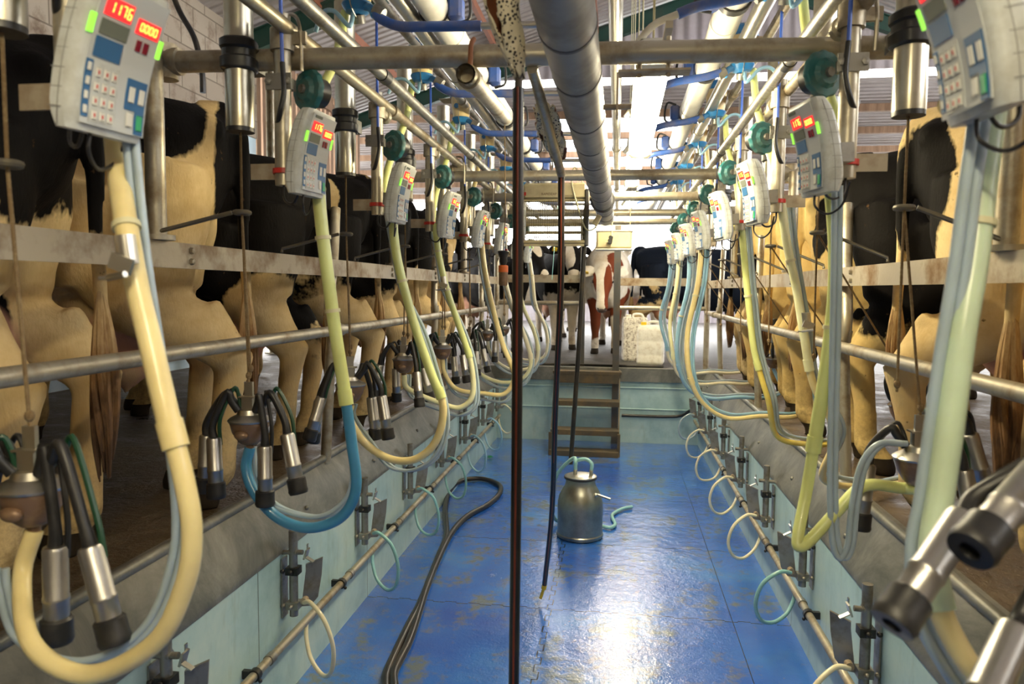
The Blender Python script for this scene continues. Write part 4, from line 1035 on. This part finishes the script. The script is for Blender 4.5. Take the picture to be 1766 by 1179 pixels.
# hanging dip cup on the left hoses
q = at(893, 440, Y=5.0); q = at(868, 460, Y=4.1); t = empty('dip_cup', (q.x, q.y, q.z)); tag(t, 'orange and black teat dip cup hung upside down among the left hoses', 'cup')
MB().lathe([(.022, -.105), (.026, -.095), (.026, -.03)], 18).build('bottle', M['castbrown'], t); MB().lathe([(.0275, -.03), (.0275, .005), (.020, .01)], 18).build('collar', M['orange'], t)
MB().lathe([(.015, .01), (.024, .03), (.022, .05), (.033, .085), (.030, .09), (.0, .06)], 18).build('cup', M['rubber'], t); MB().tube([(0, 0, .08), (.01, 0, .3), (.0, 0, .92-.0)], .003, 6).build('string', M['rope'], t)

# insect killer
p = at(957, 372, Y=4.95); t = empty('insect_killer', p); t.scale = (.74, .74, .74); tag(t, 'cream insect killer with a wire grille hanging above the steps', 'insect killer')
MB().box((0, 0, .215), (.56, .13, .14), bev=.015).box((0, -.001, .135), (.56, .10, .012)).build('housing', M['cream'], t)
MB().box((0, 0, -.235), (.56, .13, .03), bev=.006).box((0, -.05, -.265), (.54, .03, .02)).build('tray', M['cream'], t)
for s_ in (-1, 1): MB().box((s_*.29, 0, -.02), (.03, .15, .50), bev=.005).build('end_frame', M['poledark'], t)
b_ = MB()
for yy in (-.062, .062):
    for i in range(34): b_.box((-.27+i*.0164, yy, -.05), (.0042, .0035, .36))
    for z in (.10, .0, -.10, -.19): b_.box((0, yy, z), (.55, .003, .003))
b_.build('grille', M['grille'], t)
for z in (.03, -.08, -.15): MB().tube([(-.26, 0, z), (.26, 0, z)], .013, 12).build('tube_lamp', M['cream'] if z < 0 else M['plastic_white'], t)
def text(name, body, size, loc, rot, m, parent):
    cu = bpy.data.curves.new(name, 'FONT'); cu.body = body; cu.size = size; cu.extrude = .0006; cu.align_x = 'CENTER'; cu.align_y = 'CENTER'
    o = bpy.data.objects.new(name+'_t', cu); col.objects.link(o); bpy.context.view_layer.update()
    me = bpy.data.meshes.new_from_object(o.evaluated_get(bpy.context.evaluated_depsgraph_get())); bpy.data.objects.remove(o)
    me.materials.clear(); me.materials.append(m)
    o = bpy.data.objects.new(name, me); col.objects.link(o); o.parent = parent; o.location = loc; o.rotation_euler = rot; return o
text('lettering', 'RAPIDZAP', .030, (-.05, -.0658, .185), (PI/2, 0, 0), M['castbrown'], t)
text('lettering', 'INSECT KILLER', .014, (.14, -.0658, .170), (PI/2, 0, 0), M['castbrown'], t)
MB().box((-.265, -.066, .19), (.02, .004, .03)).build('switch', M['red'], t)
for s_ in (-1, 1): MB().tube([(s_*.2, 0, .28), (s_*.2, .2, .42), (s_*.2, .47, .50)], .0035, 6).build('hanging_wire', M['straps'], t)
MB().tube([(.26, -.02, .26), (.18, -.05, .42), (.15, -.06, .30), (.20, -.07, .10), (.28, -.08, -.12), (.36, -.09, -.12), (.37, -.09, -.06)], .007, 8, smooth=6).build('mains_cable', M['straps'], t)
MB().box((.38, -.09, -.05), (.05, .04, .10), rot=(0, .5, 0), bev=.008).build('socket', M['cream'], t)
# teal strip behind it
p = at(958, 400, Y=7.6); q = at(952, 482, Y=7.6)
tag(MB().tube([p+Vector((0.03, 0, .35)), p, p.lerp(q, .6), q], .016, 8, smooth=3, flat=.12).build('plastic_strip', M['tealtape']), 'pale teal plastic strip hanging behind the insect killer', 'strip')
# cream heater box with handle frame and dangling plug
p = at(1059, 414, Y=6.3); t = empty('heater_box', p); tag(t, 'small cream metal box with a plug on its front, right of the insect killer', 'box')
MB().box((0, 0, 0), (.30, .14, .155), bev=.018).build('case', M['cream'], t)
MB().box((0, 0, .072), (.31, .15, .012), bev=.004).box((0, 0, -.080), (.31, .15, .014), bev=.004).build('rim', M['plastic_white'], t)
MB().tube([(-.145, -.03, .07), (-.15, -.03, .105), (-.12, -.03, .12), (.12, -.03, .12), (.15, -.03, .105), (.145, -.03, .05)], .005, 8, smooth=3).build('handle', M['plastic_white'], t)
MB().box((-.03, -.10, -.005), (.035, .04, .07), rot=(0, .2, 0), bev=.006).build('plug', M['rubber'], t)
b_ = MB(); 
for z in (-.02, .005): b_.box((-.055, -.115, z), (.035, .006, .008))
b_.build('plug_pins', M['straps'], t)
MB().tube([(-.02, -.09, .03), (-.015, -.08, .2), (-.02, -.05, .35)], .005, 8, smooth=4).build('plug_cable', M['straps'], t)
MB().tube([(-.13, 0, .07), (-.05, 0, .2), (-.02, 0, .36)], .003, 6).tube([(.13, 0, .07), (.135, 0, .40)], .003, 6).build('hanging_wire', M['straps'], t)
MB().tube([(-.10, -.02, .42), (-.10, -.02, .22), (.12, -.02, .23), (.13, -.02, .44), (-.10, -.02, .44)], .0035, 6).build('wire_frame', M['plastic_white'], t)

# ================================================================ things in the middle of the pit
# drop hoses
def strap(pts, r, lb, name='drop_line', line=True):
    o = MB().tube(pts, r, 14, smooth=6).build(name, M['hose_black']); tag(o, lb, 'hose', 'black drop lines')
    if line:
        off = Vector((0, -r*.93, 0)); MB().tube([Vector(p)+off for p in pts], r*.22, 6, smooth=6).build('red_line', M['red_line'], o)
    return o
T1, B1 = at(894, 152, Y=1.62), at(884, 1330, Y=1.62)
strap([T1, T1.lerp(B1, .5)+Vector((.003, 0, 0)), B1], .0122, 'long black drop line with a red stripe, hanging closest to the camera')
T2 = at(968, 300, Y=2.75); B2 = at(939, 1008, Y=3.75)
o = strap([T2, at(967, 500, Y=2.85), at(958, 700, Y=3.1), at(952, 880, Y=3.45), B2], .0125, 'black drop line in the middle ending in a yellow tip near the floor')
tp = MB().tube([B2, B2+Vector((-.004, 0, -.022))], .0135, 12).build('yellow_tip', M['yellow'], o)
MB().tube([B2+Vector((-.004, 0, -.022)), B2+Vector((-.02, .0, -.075))], .008, 10).build('yellow_spout', M['yellow'], o)
MB().tube([B2+Vector((-.004, -.016, -.012)), B2+Vector((-.004, .016, -.012))], .011, 10).build('yellow_ring', M['yellow'], o)
strap([at(1013, 330, Y=5.0), at(1006, 450, Y=5.0), at(998, 600, Y=5.0), at(984, 800, Y=5.0)], .016, 'thin black drop line hanging behind the bucket beside the steps', line=False)
# pipe stubs they come from and the torn fly-speckled sleeves
p0, p1 = at(918, 118, Y=2.12), at(968, 300, Y=2.75)
tag(MB().tube([p0, p1], .0165, 12).build('drop_pipe', M['galv']), 'thin galvanised pipe sloping down from the first cross pipe', 'pipe')
def sleeve(pts, r, lb, c_=-2.25, g_=1.0):
    P, RR = spline([Vector(p) for p in pts], r, 8); b_ = MB(); n = 26; vs = []
    rnd = random.Random(3)
    for i, p in enumerate(P):
        t_ = i/(len(P)-1); c0 = c_-.15*math.sin(i*.7); gap = max(.06, g_*(1-1.35*t_))+.10*math.sin(i*1.9)
        for k in range(n+1):
            a = c0+gap+(2*PI-2*gap)*k/n
            rr = RR[i]*(1+.10*math.sin(a*3+i*.4))+rnd.uniform(-.0012, .0012)
            vs.append((p.x+rr*math.cos(a), p.y+rr*math.sin(a), p.z+.006*math.sin(k*1.3+i*.6)))
    m_ = n+1; fs = [(i*m_+k, i*m_+k+1, (i+1)*m_+k+1, (i+1)*m_+k) for i in range(len(P)-1) for k in range(n)]
    o = b_.add(vs, fs).build('fly_sleeve', [M['fly'], M['cardboard']])
    sm = o.modifiers.new('s', 'SOLIDIFY'); sm.thickness = .004; sm.material_offset = 1; sm.offset = SOFF
    return tag(o, lb, 'fly paper', 'torn fly-speckled sleeves')
SOFF = -1
sleeve([at(858, -60, Y=1.55), at(866, 0, Y=1.58), at(880, 70, Y=1.6), at(896, 132, Y=1.62)], [.040, .038, .030, .012], 'torn fly-speckled paper sleeve at the top of the nearest drop line')
T_ = MB().tube([at(895, 122, Y=1.62), T1], .009, 10).build('drop_stub', M['poledark']); tag(T_, 'short dark stub between the nearest sleeve and drop line', 'pipe')
sleeve([at(937, 185, Y=2.36), at(946, 215, Y=2.46), at(955, 245, Y=2.56), at(962, 272, Y=2.66)], [.034, .042, .040, .024], 'torn fly-speckled paper sleeve on the sloping pipe, farther back', -2.9, .55)

# dump bucket
bp = at(1003, 925, Z=0); bp = Vector((-.222, 4.86, .005)); t = empty('dump_bucket', bp); tag(t, 'dull stainless dump bucket with lid standing on the wet blue floor', 'bucket')
MB().lathe([(0, 0), (.150, 0), (.156, .008), (.156, .022), (.151, .028), (.151, .20), (.149, .235), (.140, .275), (.120, .315), (.103, .345), (.098, .365), (.098, .390), (.104, .396)], 40).build('body', M['bucket'], t)
MB().lathe([(.102, .388), (.110, .392), (.110, .402), (.102, .406)], 36).build('rubber_seal', M['rubber'], t)
lid = MB().lathe([(.106, .402), (.107, .408), (.090, .414), (.03, .418), (0, .418)], 36).build('lid', M['steel'], t)
for x, y in ((-.035, -.01), (.07, 0)): MB().lathe([(.013, .41), (.013, .45), (.009, .455)], 12, TR((x, y, 0))).build('spigot', M['steel'], lid)
MB().tube([(.095, -.06, .30), (.115, -.08, .305), (.16, -.09, .295), (.20, -.10, .285)], .008, 10, smooth=3).ball((.105, -.075, .30), .014).build('handle', M['steel'], t)
o = MB().tube([bp+Vector(p) for p in ((-.035, -.01, .45), (-.035, -.01, .50), (-.05, .0, .525), (-.02, .02, .50))], .012, 12, smooth=4)
pts = [bp+Vector((-.035, -.01, .44)), bp+Vector((-.036, -.01, .50)), bp+Vector((-.045, .02, .52)), bp+Vector((-.10, .06, .47)), bp+Vector((-.165, .10, .38)), bp+Vector((-.20, .12, .25)), bp+Vector((-.20, .16, .10)), bp+Vector((-.16, .22, .02)), bp+Vector((-.02, .27, .013)), bp+Vector((.12, .20, .012)), bp+Vector((.20, .16, .012)), bp+Vector((.235, .24, .012)), bp+Vector((.215, .38, .012)), bp+Vector((.22, .48, .012)), bp+Vector((.29, .62, .012)), bp+Vector((.36, .68, .012))]
hose('bucket_hose', pts, .0125, H['teal'], 'pale teal hose from the bucket lid looping down onto the floor', 'hose', None)
pts = [bp+Vector((.07, 0, .44)), bp+Vector((.072, 0, .49)), bp+Vector((.03, .02, .515)), bp+Vector((-.03, .03, .50)), bp+Vector((-.035, .06, .47))]
hose('bucket_hose', pts, .0125, H['teal'], 'short pale teal hose arching over the bucket lid between its spigots', 'hose', None)
# big black floor hose loop
px = [(640, 1235), (668, 1160), (700, 1090), (728, 1035), (757, 960), (770, 925), (768, 880), (775, 850), (795, 832), (830, 828), (860, 838), (862, 853), (842, 872), (805, 893), (780, 920), (760, 958), (738, 1010), (722, 1060), (705, 1110), (680, 1160), (660, 1225)]
hz = [at(u, v-3, Z=.022) for u, v in px]
hz[0:0] = [hz[0]+Vector((-.25, -.7, 0))]; hz.append(hz[-1]+Vector((-.22, -.7, 0)))
o = MB().tube(hz, .0195, 14, smooth=6).build('washdown_hose', M['hose_black']); tag(o, 'long black washdown hose doubled back in a loop on the blue floor', 'hose')
# green scraps of netting
for i, (u, v, lb) in enumerate(((842, 789, 'scrap of green netting on the floor by the left wall'), (565, 700, 'scrap of green netting on the left standing behind the cups'))):
    q = at(u, v, Z=.005) if i == 0 else at(u, v, Z=DK+.01)
    b_ = MB(); rr = random.Random(i)
    for k in range(16):
        a = rr.uniform(0, 6.28); l = rr.uniform(.02, .06)*(1 if i == 0 else 1.6)
        b_.tube([(q.x+rr.uniform(-.03, .03), q.y+rr.uniform(-.03, .03), q.z+.003), (q.x+math.cos(a)*l*.5, q.y+math.sin(a)*l*.5, q.z+.01+rr.random()*.012), (q.x+math.cos(a)*l, q.y+math.sin(a)*l, q.z+.004)], .0016, 5, smooth=3)
    tag(b_.build('netting_scrap', simple('green_net', (.02, .35, .12), .5)), lb, 'scrap')
# black pipe along the end wall with elbow, far right
o = MB().tube([at(1072, 716, Y=7.96), at(1165, 718, Y=7.96), at(1190, 708, Y=7.9)], .017, 12, smooth=4).build('end_wall_pipe', M['rubber']); tag(o, 'black plastic pipe along the end wall right of the steps', 'pipe')
# loose cable/hose hanging at top left by the block wall
o = MB().tube([at(290, -30, Y=5), at(310, 20, Y=5), at(335, 65, Y=5), at(348, 120, Y=5), at(350, 160, Y=5)], .02, 10, smooth=5).build('hanging_cable', M['hose_black']); tag(o, 'thick black cable hanging in front of the block wall, top left', 'cable')
for nm, sx in (('left', -1), ('right', 1)):
    x = -3.15 if nm == 'left' else 2.9
    tag(MB().tube([(x, -2.2, 2.42), (x, 7.9, 2.42), (x, 7.98, 2.34), (x, 7.98, DK-.02)], .028, 12, smooth=4).build('head_rail', M['galv']), f'long galvanised head rail above the cows on the {nm} side', 'rail')
    tag(MB().box((x+sx*.75, 3.4, 1.45), (.03, 9.2, .5)).build('feed_board', M['galv_flat']), f'galvanised feed barrier in front of the cows on the {nm} side', 'board')
# distant things in the yard: daylight is real, the yard is open
# ================================================================ cows
def cow_mesh(name, head='level', legvar=0, vox=.017):
    b_ = MB()
    def loft(secs, seg=20):
        vs = []
        for (x, yc, zc, w_, h_, e) in secs:
            for k in range(seg):
                a = 2*PI*k/seg; ca, sa = math.cos(a), math.sin(a)
                vs.append((x, yc+w_*math.copysign(abs(ca)**e, ca), zc+h_*math.copysign(abs(sa)**e, sa)))
        n = seg; fs = [(i*n+k, i*n+(k+1) % n, (i+1)*n+(k+1) % n, (i+1)*n+k) for i in range(len(secs)-1) for k in range(n)]+[tuple(range(n)), tuple((len(secs)-1)*n+k for k in range(n))]
        b_.add(vs, fs)
    E = .8
    loft([(-.0, 0, 1.28, .10, .12, 1), (.04, 0, 1.24, .17, .18, E), (.14, 0, 1.20, .225, .245, E), (.30, 0, 1.15, .255, .315, E), (.48, 0, 1.11, .275, .365, E), (.58, 0, 1.09, .285, .385, E), (.72, 0, 1.05, .27, .395, E),
          (1.0, 0, 1.00, .325, .43, .9), (1.3, 0, .99, .345, .435, .95), (1.55, 0, 1.00, .30, .43, E), (1.78, 0, 1.03, .25, .41, E), (1.95, 0, 1.08, .20, .34, .9)])
    for s_ in (-1, 1):
        b_.ball((.06, s_*.135, 1.335), (.06, .045, .05)); b_.ball((.53, s_*.245, 1.415), (.09, .055, .055)); b_.ball((1.72, s_*.10, 1.40), (.12, .06, .07))
        # hind leg: thigh, stifle, hock, shank
        dx = (.06 if s_ > 0 else -.05)*(1 if not legvar else -1)
        b_.tube([(.22, s_*.15, 1.20), (.24, s_*.165, 1.02), (.26, s_*.175, .88), (.24, s_*.17, .76)], [.17, .185, .165, .13], 16, smooth=3)
        b_.tube([(.42, s_*.18, 1.10), (.46, s_*.20, .92), (.44, s_*.19, .80)], [.17, .145, .11], 14, smooth=3)
        b_.tube([(.38, s_*.185, .86), (.26, s_*.175, .72), (.12+dx, s_*.165, .60), (.055+dx, s_*.16, .52)], [.14, .125, .088, .064], 14, smooth=3)
        b_.tube([(.14+dx, s_*.165, .72), (.05+dx, s_*.16, .585), (.028+dx, s_*.16, .535)], [.055, .036, .045], 10, smooth=2)
        b_.tube([(.04+dx, s_*.16, .56), (.06+dx, s_*.158, .48), (.085+dx, s_*.155, .32), (.095+dx, s_*.155, .17), (.105+dx, s_*.155, .13), (.15+dx, s_*.155, .07)], [.066, .060, .048, .050, .058, .052], 14, smooth=3)
        b_.lathe([(.066, 0), (.062, .03), (.047, .085), (0, .085)], 14, TR((.165+dx, s_*.155, 0)))
        # front leg
        fx = (-.04 if s_ > 0 else .05)
        b_.tube([(1.72+fx, s_*.17, 1.05), (1.70+fx, s_*.16, .80), (1.72+fx, s_*.135, .60), (1.74+fx, s_*.13, .44), (1.74+fx, s_*.13, .40), (1.745+fx, s_*.13, .24), (1.75+fx, s_*.13, .14), (1.78+fx, s_*.13, .06)], [.13, .12, .085, .068, .070, .048, .056, .050], 14, smooth=3)
        b_.lathe([(.062, 0), (.058, .03), (.045, .08), (0, .08)], 14, TR((1.79+fx, s_*.13, 0)))
    # udder and teats
    b_.ball((.42, 0, .66), (.23, .155, .20), seg=18, rings=12); b_.ball((.62, 0, .70), (.20, .13, .13))
    for x in (.35, .50):
        for s_ in (-1, 1): b_.ball((x, s_*.07, .52), (.085, .075, .09)); b_.tube([(x, s_*.075, .47), (x, s_*.08, .40)], [.020, .014], 8)
    # tail
    b_.tube([(.10, 0, 1.42), (.01, 0, 1.42), (-.035, 0, 1.34), (-.045, .0, 1.2), (-.045, .01, .95), (-.055, .015, .72)], [.045, .038, .034, .030, .024, .020], 10, smooth=4)
    # neck and head
    if head == 'low': P_ = [(1.70, 1.16), (1.95, 1.15), (2.12, 1.10), (2.24, 1.05)]; hc, ang = Vector((2.26, 0, 1.06)), 1.15
    else: P_ = [(1.70, 1.14), (1.95, 1.22), (2.15, 1.30), (2.28, 1.36)]; hc, ang = Vector((2.30, 0, 1.36)), .80
    b_.tube([(x, 0, z) for x, z in P_], [.30, .215, .165, .13], 18, smooth=4)
    T = Matrix.Translation(hc) @ Euler((0, ang, 0)).to_matrix().to_4x4()
    vs = []; secs = [(-.06, .07, .08, .02), (0, .115, .115, .0), (.08, .125, .115, -.0), (.16, .12, .105, -.0), (.26, .085, .09, .0), (.36, .070, .078, .0), (.43, .078, .078, .0), (.48, .078, .070, -.0), (.515, .045, .045, 0)]
    for (x, w_, h_, zc) in secs:
        for k in range(18):
            a = 2*PI*k/18; ca, sa = math.cos(a), math.sin(a); vs.append((x, w_*math.copysign(abs(ca)**.8, ca), zc+h_*math.copysign(abs(sa)**.85, sa)))
    n = 18; fs = [(i*n+k, i*n+(k+1) % n, (i+1)*n+(k+1) % n, (i+1)*n+k) for i in range(len(secs)-1) for k in range(n)]+[tuple(range(n)), tuple((len(secs)-1)*n+k for k in range(n))]
    b_.add(vs, fs, T)
    for s_ in (-1, 1):
        b_.ball((.115, s_*.108, .05), (.04, .022, .03), T)                  # brow
        b_.tube([(0, s_*.09, -.0), (-.01, s_*.16, .01), (-.01, s_*.235, -.01), (-.0, s_*.275, -.03)], [.025, .050, .055, .012], 12, T, smooth=3, flat=.42)
        b_.ball((.49, s_*.04, .03), (.02, .022, .016), T)
    me = b_.mesh(name+'_raw'); o = bpy.data.objects.new(name+'_raw', me); col.objects.link(o)
    r = o.modifiers.new('r', 'REMESH'); r.mode = 'VOXEL'; r.voxel_size = vox; r.use_smooth_shade = True
    s_ = o.modifiers.new('s', 'SMOOTH'); s_.factor = .5; s_.iterations = 5
    bpy.context.view_layer.update()
    out = bpy.data.meshes.new_from_object(o.evaluated_get(bpy.context.evaluated_depsgraph_get())); out.name = name
    bpy.data.objects.remove(o); out.shade_smooth(); out.materials.clear(); out.materials.append(M['eye'])
    return out, T
CM, TH = cow_mesh('cow'); CM2, _ = cow_mesh('cow', 'level', 1); CML, THL = cow_mesh('cow', 'low')
def cow(mesh, th, loc, heading, mat, label, group, pitch=1.0, head_parts=False, scale=1.0, tailm=None):
    o = bpy.data.objects.new('cow', mesh); col.objects.link(o)
    o.material_slots[0].link = 'OBJECT'; o.material_slots[0].material = mat
    o.location = loc; o.rotation_euler = (0, 0, heading); o.scale = (scale,)*3
    tag(o, label, 'cow', group)
    b_ = MB(); rr = random.Random(label); sw = rr.uniform(-.05, .05); ln = rr.uniform(.85, 1.1)
    for q in range(44):                             # locks of hair
        a = rr.uniform(0, 6.28); w_ = rr.uniform(.1, 1)*.034; l = rr.uniform(.75, 1)*ln
        b_.tube([(-.052, .015, .80), (-.055+w_*.6*math.cos(a), .015+w_*.6*math.sin(a)+sw*.2, .80-.14*l), (-.055+w_*math.cos(a), .01+w_*math.sin(a)+sw*.6, .80-.28*l), (-.05+w_*.9*math.cos(a+.3), w_*.9*math.sin(a+.3)+sw, .80-.40*l), (-.05+w_*.6*math.cos(a+.5), w_*.6*math.sin(a+.5)+sw*1.2, .80-.50*l)],
                [.009, .0105, .010, .008, .002], 6, smooth=3)
    b_.build('tail_switch', tailm or M['horn'], o)
    if head_parts:
        for s_ in (-1, 1): MB().ball(th @ Vector((.13, s_*.118, .03)), .022, seg=10, rings=7).build('eye', M['eye'], o)
        for s_ in (-1, 1): MB().ball(th @ Vector((.497, s_*.042, .034)), (.012, .014, .012), seg=8, rings=6).build('nostril', M['eye'], o)
        for s_ in (-1, 1):
            MB().tube([(-.02, s_*.09, -.01), (-.03, s_*.17, .0), (-.03, s_*.25, -.02), (-.02, s_*.31, -.05)], [.035, .075, .080, .015], 14, th, smooth=4, flat=.35).build('ear', mat, o)
        MB().box((0, 0, 0), (.06, .010, .065), th @ TR((.012, -.215, .045), (0, .1, 1.4))).build('ear_tag', M['tag'], o)
        MB().ball((.50, 0, -.005), (.035, .062, .05), th).build('muzzle', M['muzzle'], o)
    return o
HL = PI + R(24)                                       # left row: rears to the pit, heads to the wall and back towards the camera
HR = -R(24)
G = [((1.0, 0, 1.2), (.9, .6, .45))]
# local x from tail to head, +y is the animal's left
# each entry: rear y, black patches, white patches over black, seed, words
LB = [
 (1.03, [((1.2, 0, 1.3), (1.4, .6, .5))], [], 1, 'black and white cow at the left edge, its back cut off by the frame'),
 (1.93, [((.75, 0, 1.30), (1.15, .6, .42)), ((.28, -.1, .85), (.10, .5, .50)), ((.30, .3, .95), (.16, .3, .5))], [((.95, .34, 1.0), (.22, .2, .20))], 2, 'cow with a black back and pale cream hind legs, nearest on the left'),
 (2.77, [((.24, .14, 1.36), (.19, .26, .19)), ((-.03, 0, 1.22), (.095, .30, .36))], [], 3, 'mostly cream cow with a round black hip patch, second on the left'),
 (3.60, [((.8, 0, 1.05), (1.3, .7, .62)), ((.1, 0, .9), (.5, .5, .3))], [((.2, .22, .62), (.22, .2, .30)), ((.9, .3, .8), (.2, .2, .2))], 4, 'almost black cow with pale lower hind leg, third on the left'),
 (4.42, [((.9, 0, 1.15), (1.3, .7, .48))], [((.30, .25, 1.28), (.12, .15, .18))], 5, 'black cow with a white mark on the hip, fourth on the left'),
 (5.25, [((.7, 0, 1.20), (1.0, .7, .55))], [((.1, 0, .5), (.4, .4, .35))], 6, 'black cow with cream legs, fifth on the left'),
 (6.08, [((.9, 0, 1.2), (1.3, .7, .40)), ((-.05, 0, 1.2), (.2, .3, .4))], [((.45, .25, 1.15), (.15, .2, .28))], 7, 'black and white cow, sixth on the left'),
 (6.90, [((.9, 0, 1.2), (1.3, .7, .55))], [((.1, .1, 1.1), (.12, .2, .22))], 8, 'black and white cow, last of the left row by the yard')]
for i, (y, bl, wh, sd, lb) in enumerate(LB):
    cow(CM if i % 2 else CM2, TH, (-1.53+random.uniform(-.02, .02), y, DK), HL+R(random.uniform(-3, 3)) + (R(2) if i == 2 else 0), coat_mat('coat_left', bl, wh, seed=sd, amp=.6 if i == 2 else 1.1), lb, 'cows in the left row', scale=[1.06, 1.05, 1.07, 1.02, 1.05, 1.02, 1.03, 1.05][i])
RBk = [
 (1.25, [((.2, -.3, 1.3), (.2, .3, .3))], [], 11, 'cream cow cut off by the right edge of the frame'),
 (2.12, [((1.9, 0, 1.2), (.5, .5, .4))], [], 12, 'cream cow with a pinkish udder and belly, nearest on the right'),
 (2.98, [((.02, -.10, 1.16), (.13, .30, .26)), ((1.2, 0, 1.5), (.9, .3, .10))], [((.4, -.2, 1.2), (.2, .3, .4))], 13, 'cream cow with a black rump patch by the tail, second on the right'),
 (3.82, [((.9, 0, 1.12), (1.4, .7, .60)), ((.15, 0, .95), (.35, .5, .4))], [((.1, 0, .5), (.4, .3, .22))], 14, 'black cow standing third on the right'),
 (4.66, [((1.3, 0, 1.3), (.6, .5, .3)), ((.12, -.25, 1.2), (.06, .12, .22))], [], 15, 'yellowish cream cow, fourth on the right'),
 (5.48, [((1.1, 0, 1.3), (.5, .5, .3))], [], 16, 'yellowish cream cow with muddy tail, fifth on the right'),
 (6.30, [((1.3, 0, 1.2), (.6, .5, .4)), ((.1, .2, 1.25), (.2, .2, .2))], [], 17, 'pale cow with black shoulder, sixth on the right'),
 (7.10, [((.9, 0, 1.1), (1.2, .6, .55))], [], 18, 'black cow, last of the right row by the yard')]
for i, (y, bl, wh, sd, lb) in enumerate(RBk):
    cow(CM2 if i % 2 else CM, TH, (1.11+random.uniform(-.02, .02), y, DK), HR+R(random.uniform(-3, 3)), coat_mat('coat_right', bl, wh, seed=sd, light=(.78, .58, .24) if i in (3, 4, 5, 6) else (.76, .59, .31)), lb, 'cows in the right row', scale=[1.03, 1.02, 1.04, 1.03, 1.0, 1.02, 1, 1.02][i])
# yard cows, heads towards the camera
def yc(u, v_head, y, mesh, th, head_local_x, heading, mat, lb, sc=1.0, hp=True):
    p = at(u, 500, Y=y); d_ = Vector((math.cos(heading), math.sin(heading), 0))
    loc = Vector((p.x, y, 0)) - d_*head_local_x*sc; loc.z = DK-.01
    return cow(mesh, th, loc, heading, mat, lb, 'cows waiting in the yard', head_parts=hp, scale=sc)
blk = [((1.2, 0, 1.1), (1.8, .8, .75))]
fz = TH @ Vector((.2, 0, .12)); fzl = THL @ Vector((.2, 0, .12))
yc(928, 450, 9.25, CM, TH, 2.5, -PI/2+.62, coat_mat('coat_yard', blk+[((2.4, 0, 1.3), (.5, .4, .5))], [((2.44, .0, 1.38), (.16, .07, .16)), ((2.66, 0, 1.02), (.10, .06, .08)), ((.3, 0, .3), (.6, .5, .35)), ((1.75, 0, .3), (.4, .5, .4))], seed=21, light=(.72, .66, .55)), 'black cow with a white blaze and yellow ear tag, left behind the gate')
yc(987, 450, 9.7, CM, TH, 2.5, -PI/2+.22, coat_mat('coat_yard', blk+[((2.4, .1, 1.3), (.4, .1, .5))], [((2.47, -.03, 1.28), (.16, .065, .28)), ((2.66, 0, 1.02), (.12, .12, .09)), ((1.75, 0, .4), (.5, .5, .5)), ((.3, 0, .3), (.6, .5, .35))], seed=22, light=(.72, .66, .55)), 'black and white faced cow facing the gate, under the insect killer')
red = (.16, .035, .012)
yc(1038, 490, 9.2, CML, THL, 2.50, -PI/2-.05, coat_mat('coat_yard', [((2.1, .15, 1.15), (.22, .13, .25)), ((2.42, .07, .9), (.3, .05, .4)), ((2.42, -.12, .85), (.2, .05, .3)), ((1.5, .2, .6), (.3, .2, .3)), ((1.75, -.15, .5), (.15, .1, .4))], [], seed=23, dark=red, light=(.82, .76, .64)), 'red and white cow with lowered head between the gate posts')
yc(1096, 500, 10.5, CM, TH, 0, R(3), coat_mat('coat_yard', blk, [((.3, 0, .45), (.5, .5, .30)), ((1.9, 0, .3), (.4, .4, .4))], seed=24, dark=(.008, .012, .022)), 'large blue-black cow standing side-on right of the steps', hp=True)
yc(1290, 500, 13.8, CM2, TH, 2.0, R(20), coat_mat('coat_yard', blk, [((1.2, .2, .6), (.4, .3, .3))], seed=25, light=(.72, .66, .55)), 'black cow farther back behind the right row')
yc(930, 500, 13.2, CM2, TH, 1.4, R(8), coat_mat('coat_yard', blk, [((1.2, -.2, .7), (.4, .3, .4)), ((.3, 0, .3), (.5, .5, .4))], seed=26, light=(.72, .66, .55)), 'black and white cow side-on behind the gate cows')
yc(1020, 500, 15.2, CM, TH, 1.4, R(188), coat_mat('coat_yard', [((1.2, 0, 1.2), (.5, .5, .4))], [], seed=27, light=(.75, .72, .66)), 'pale cow farthest away in the yard')
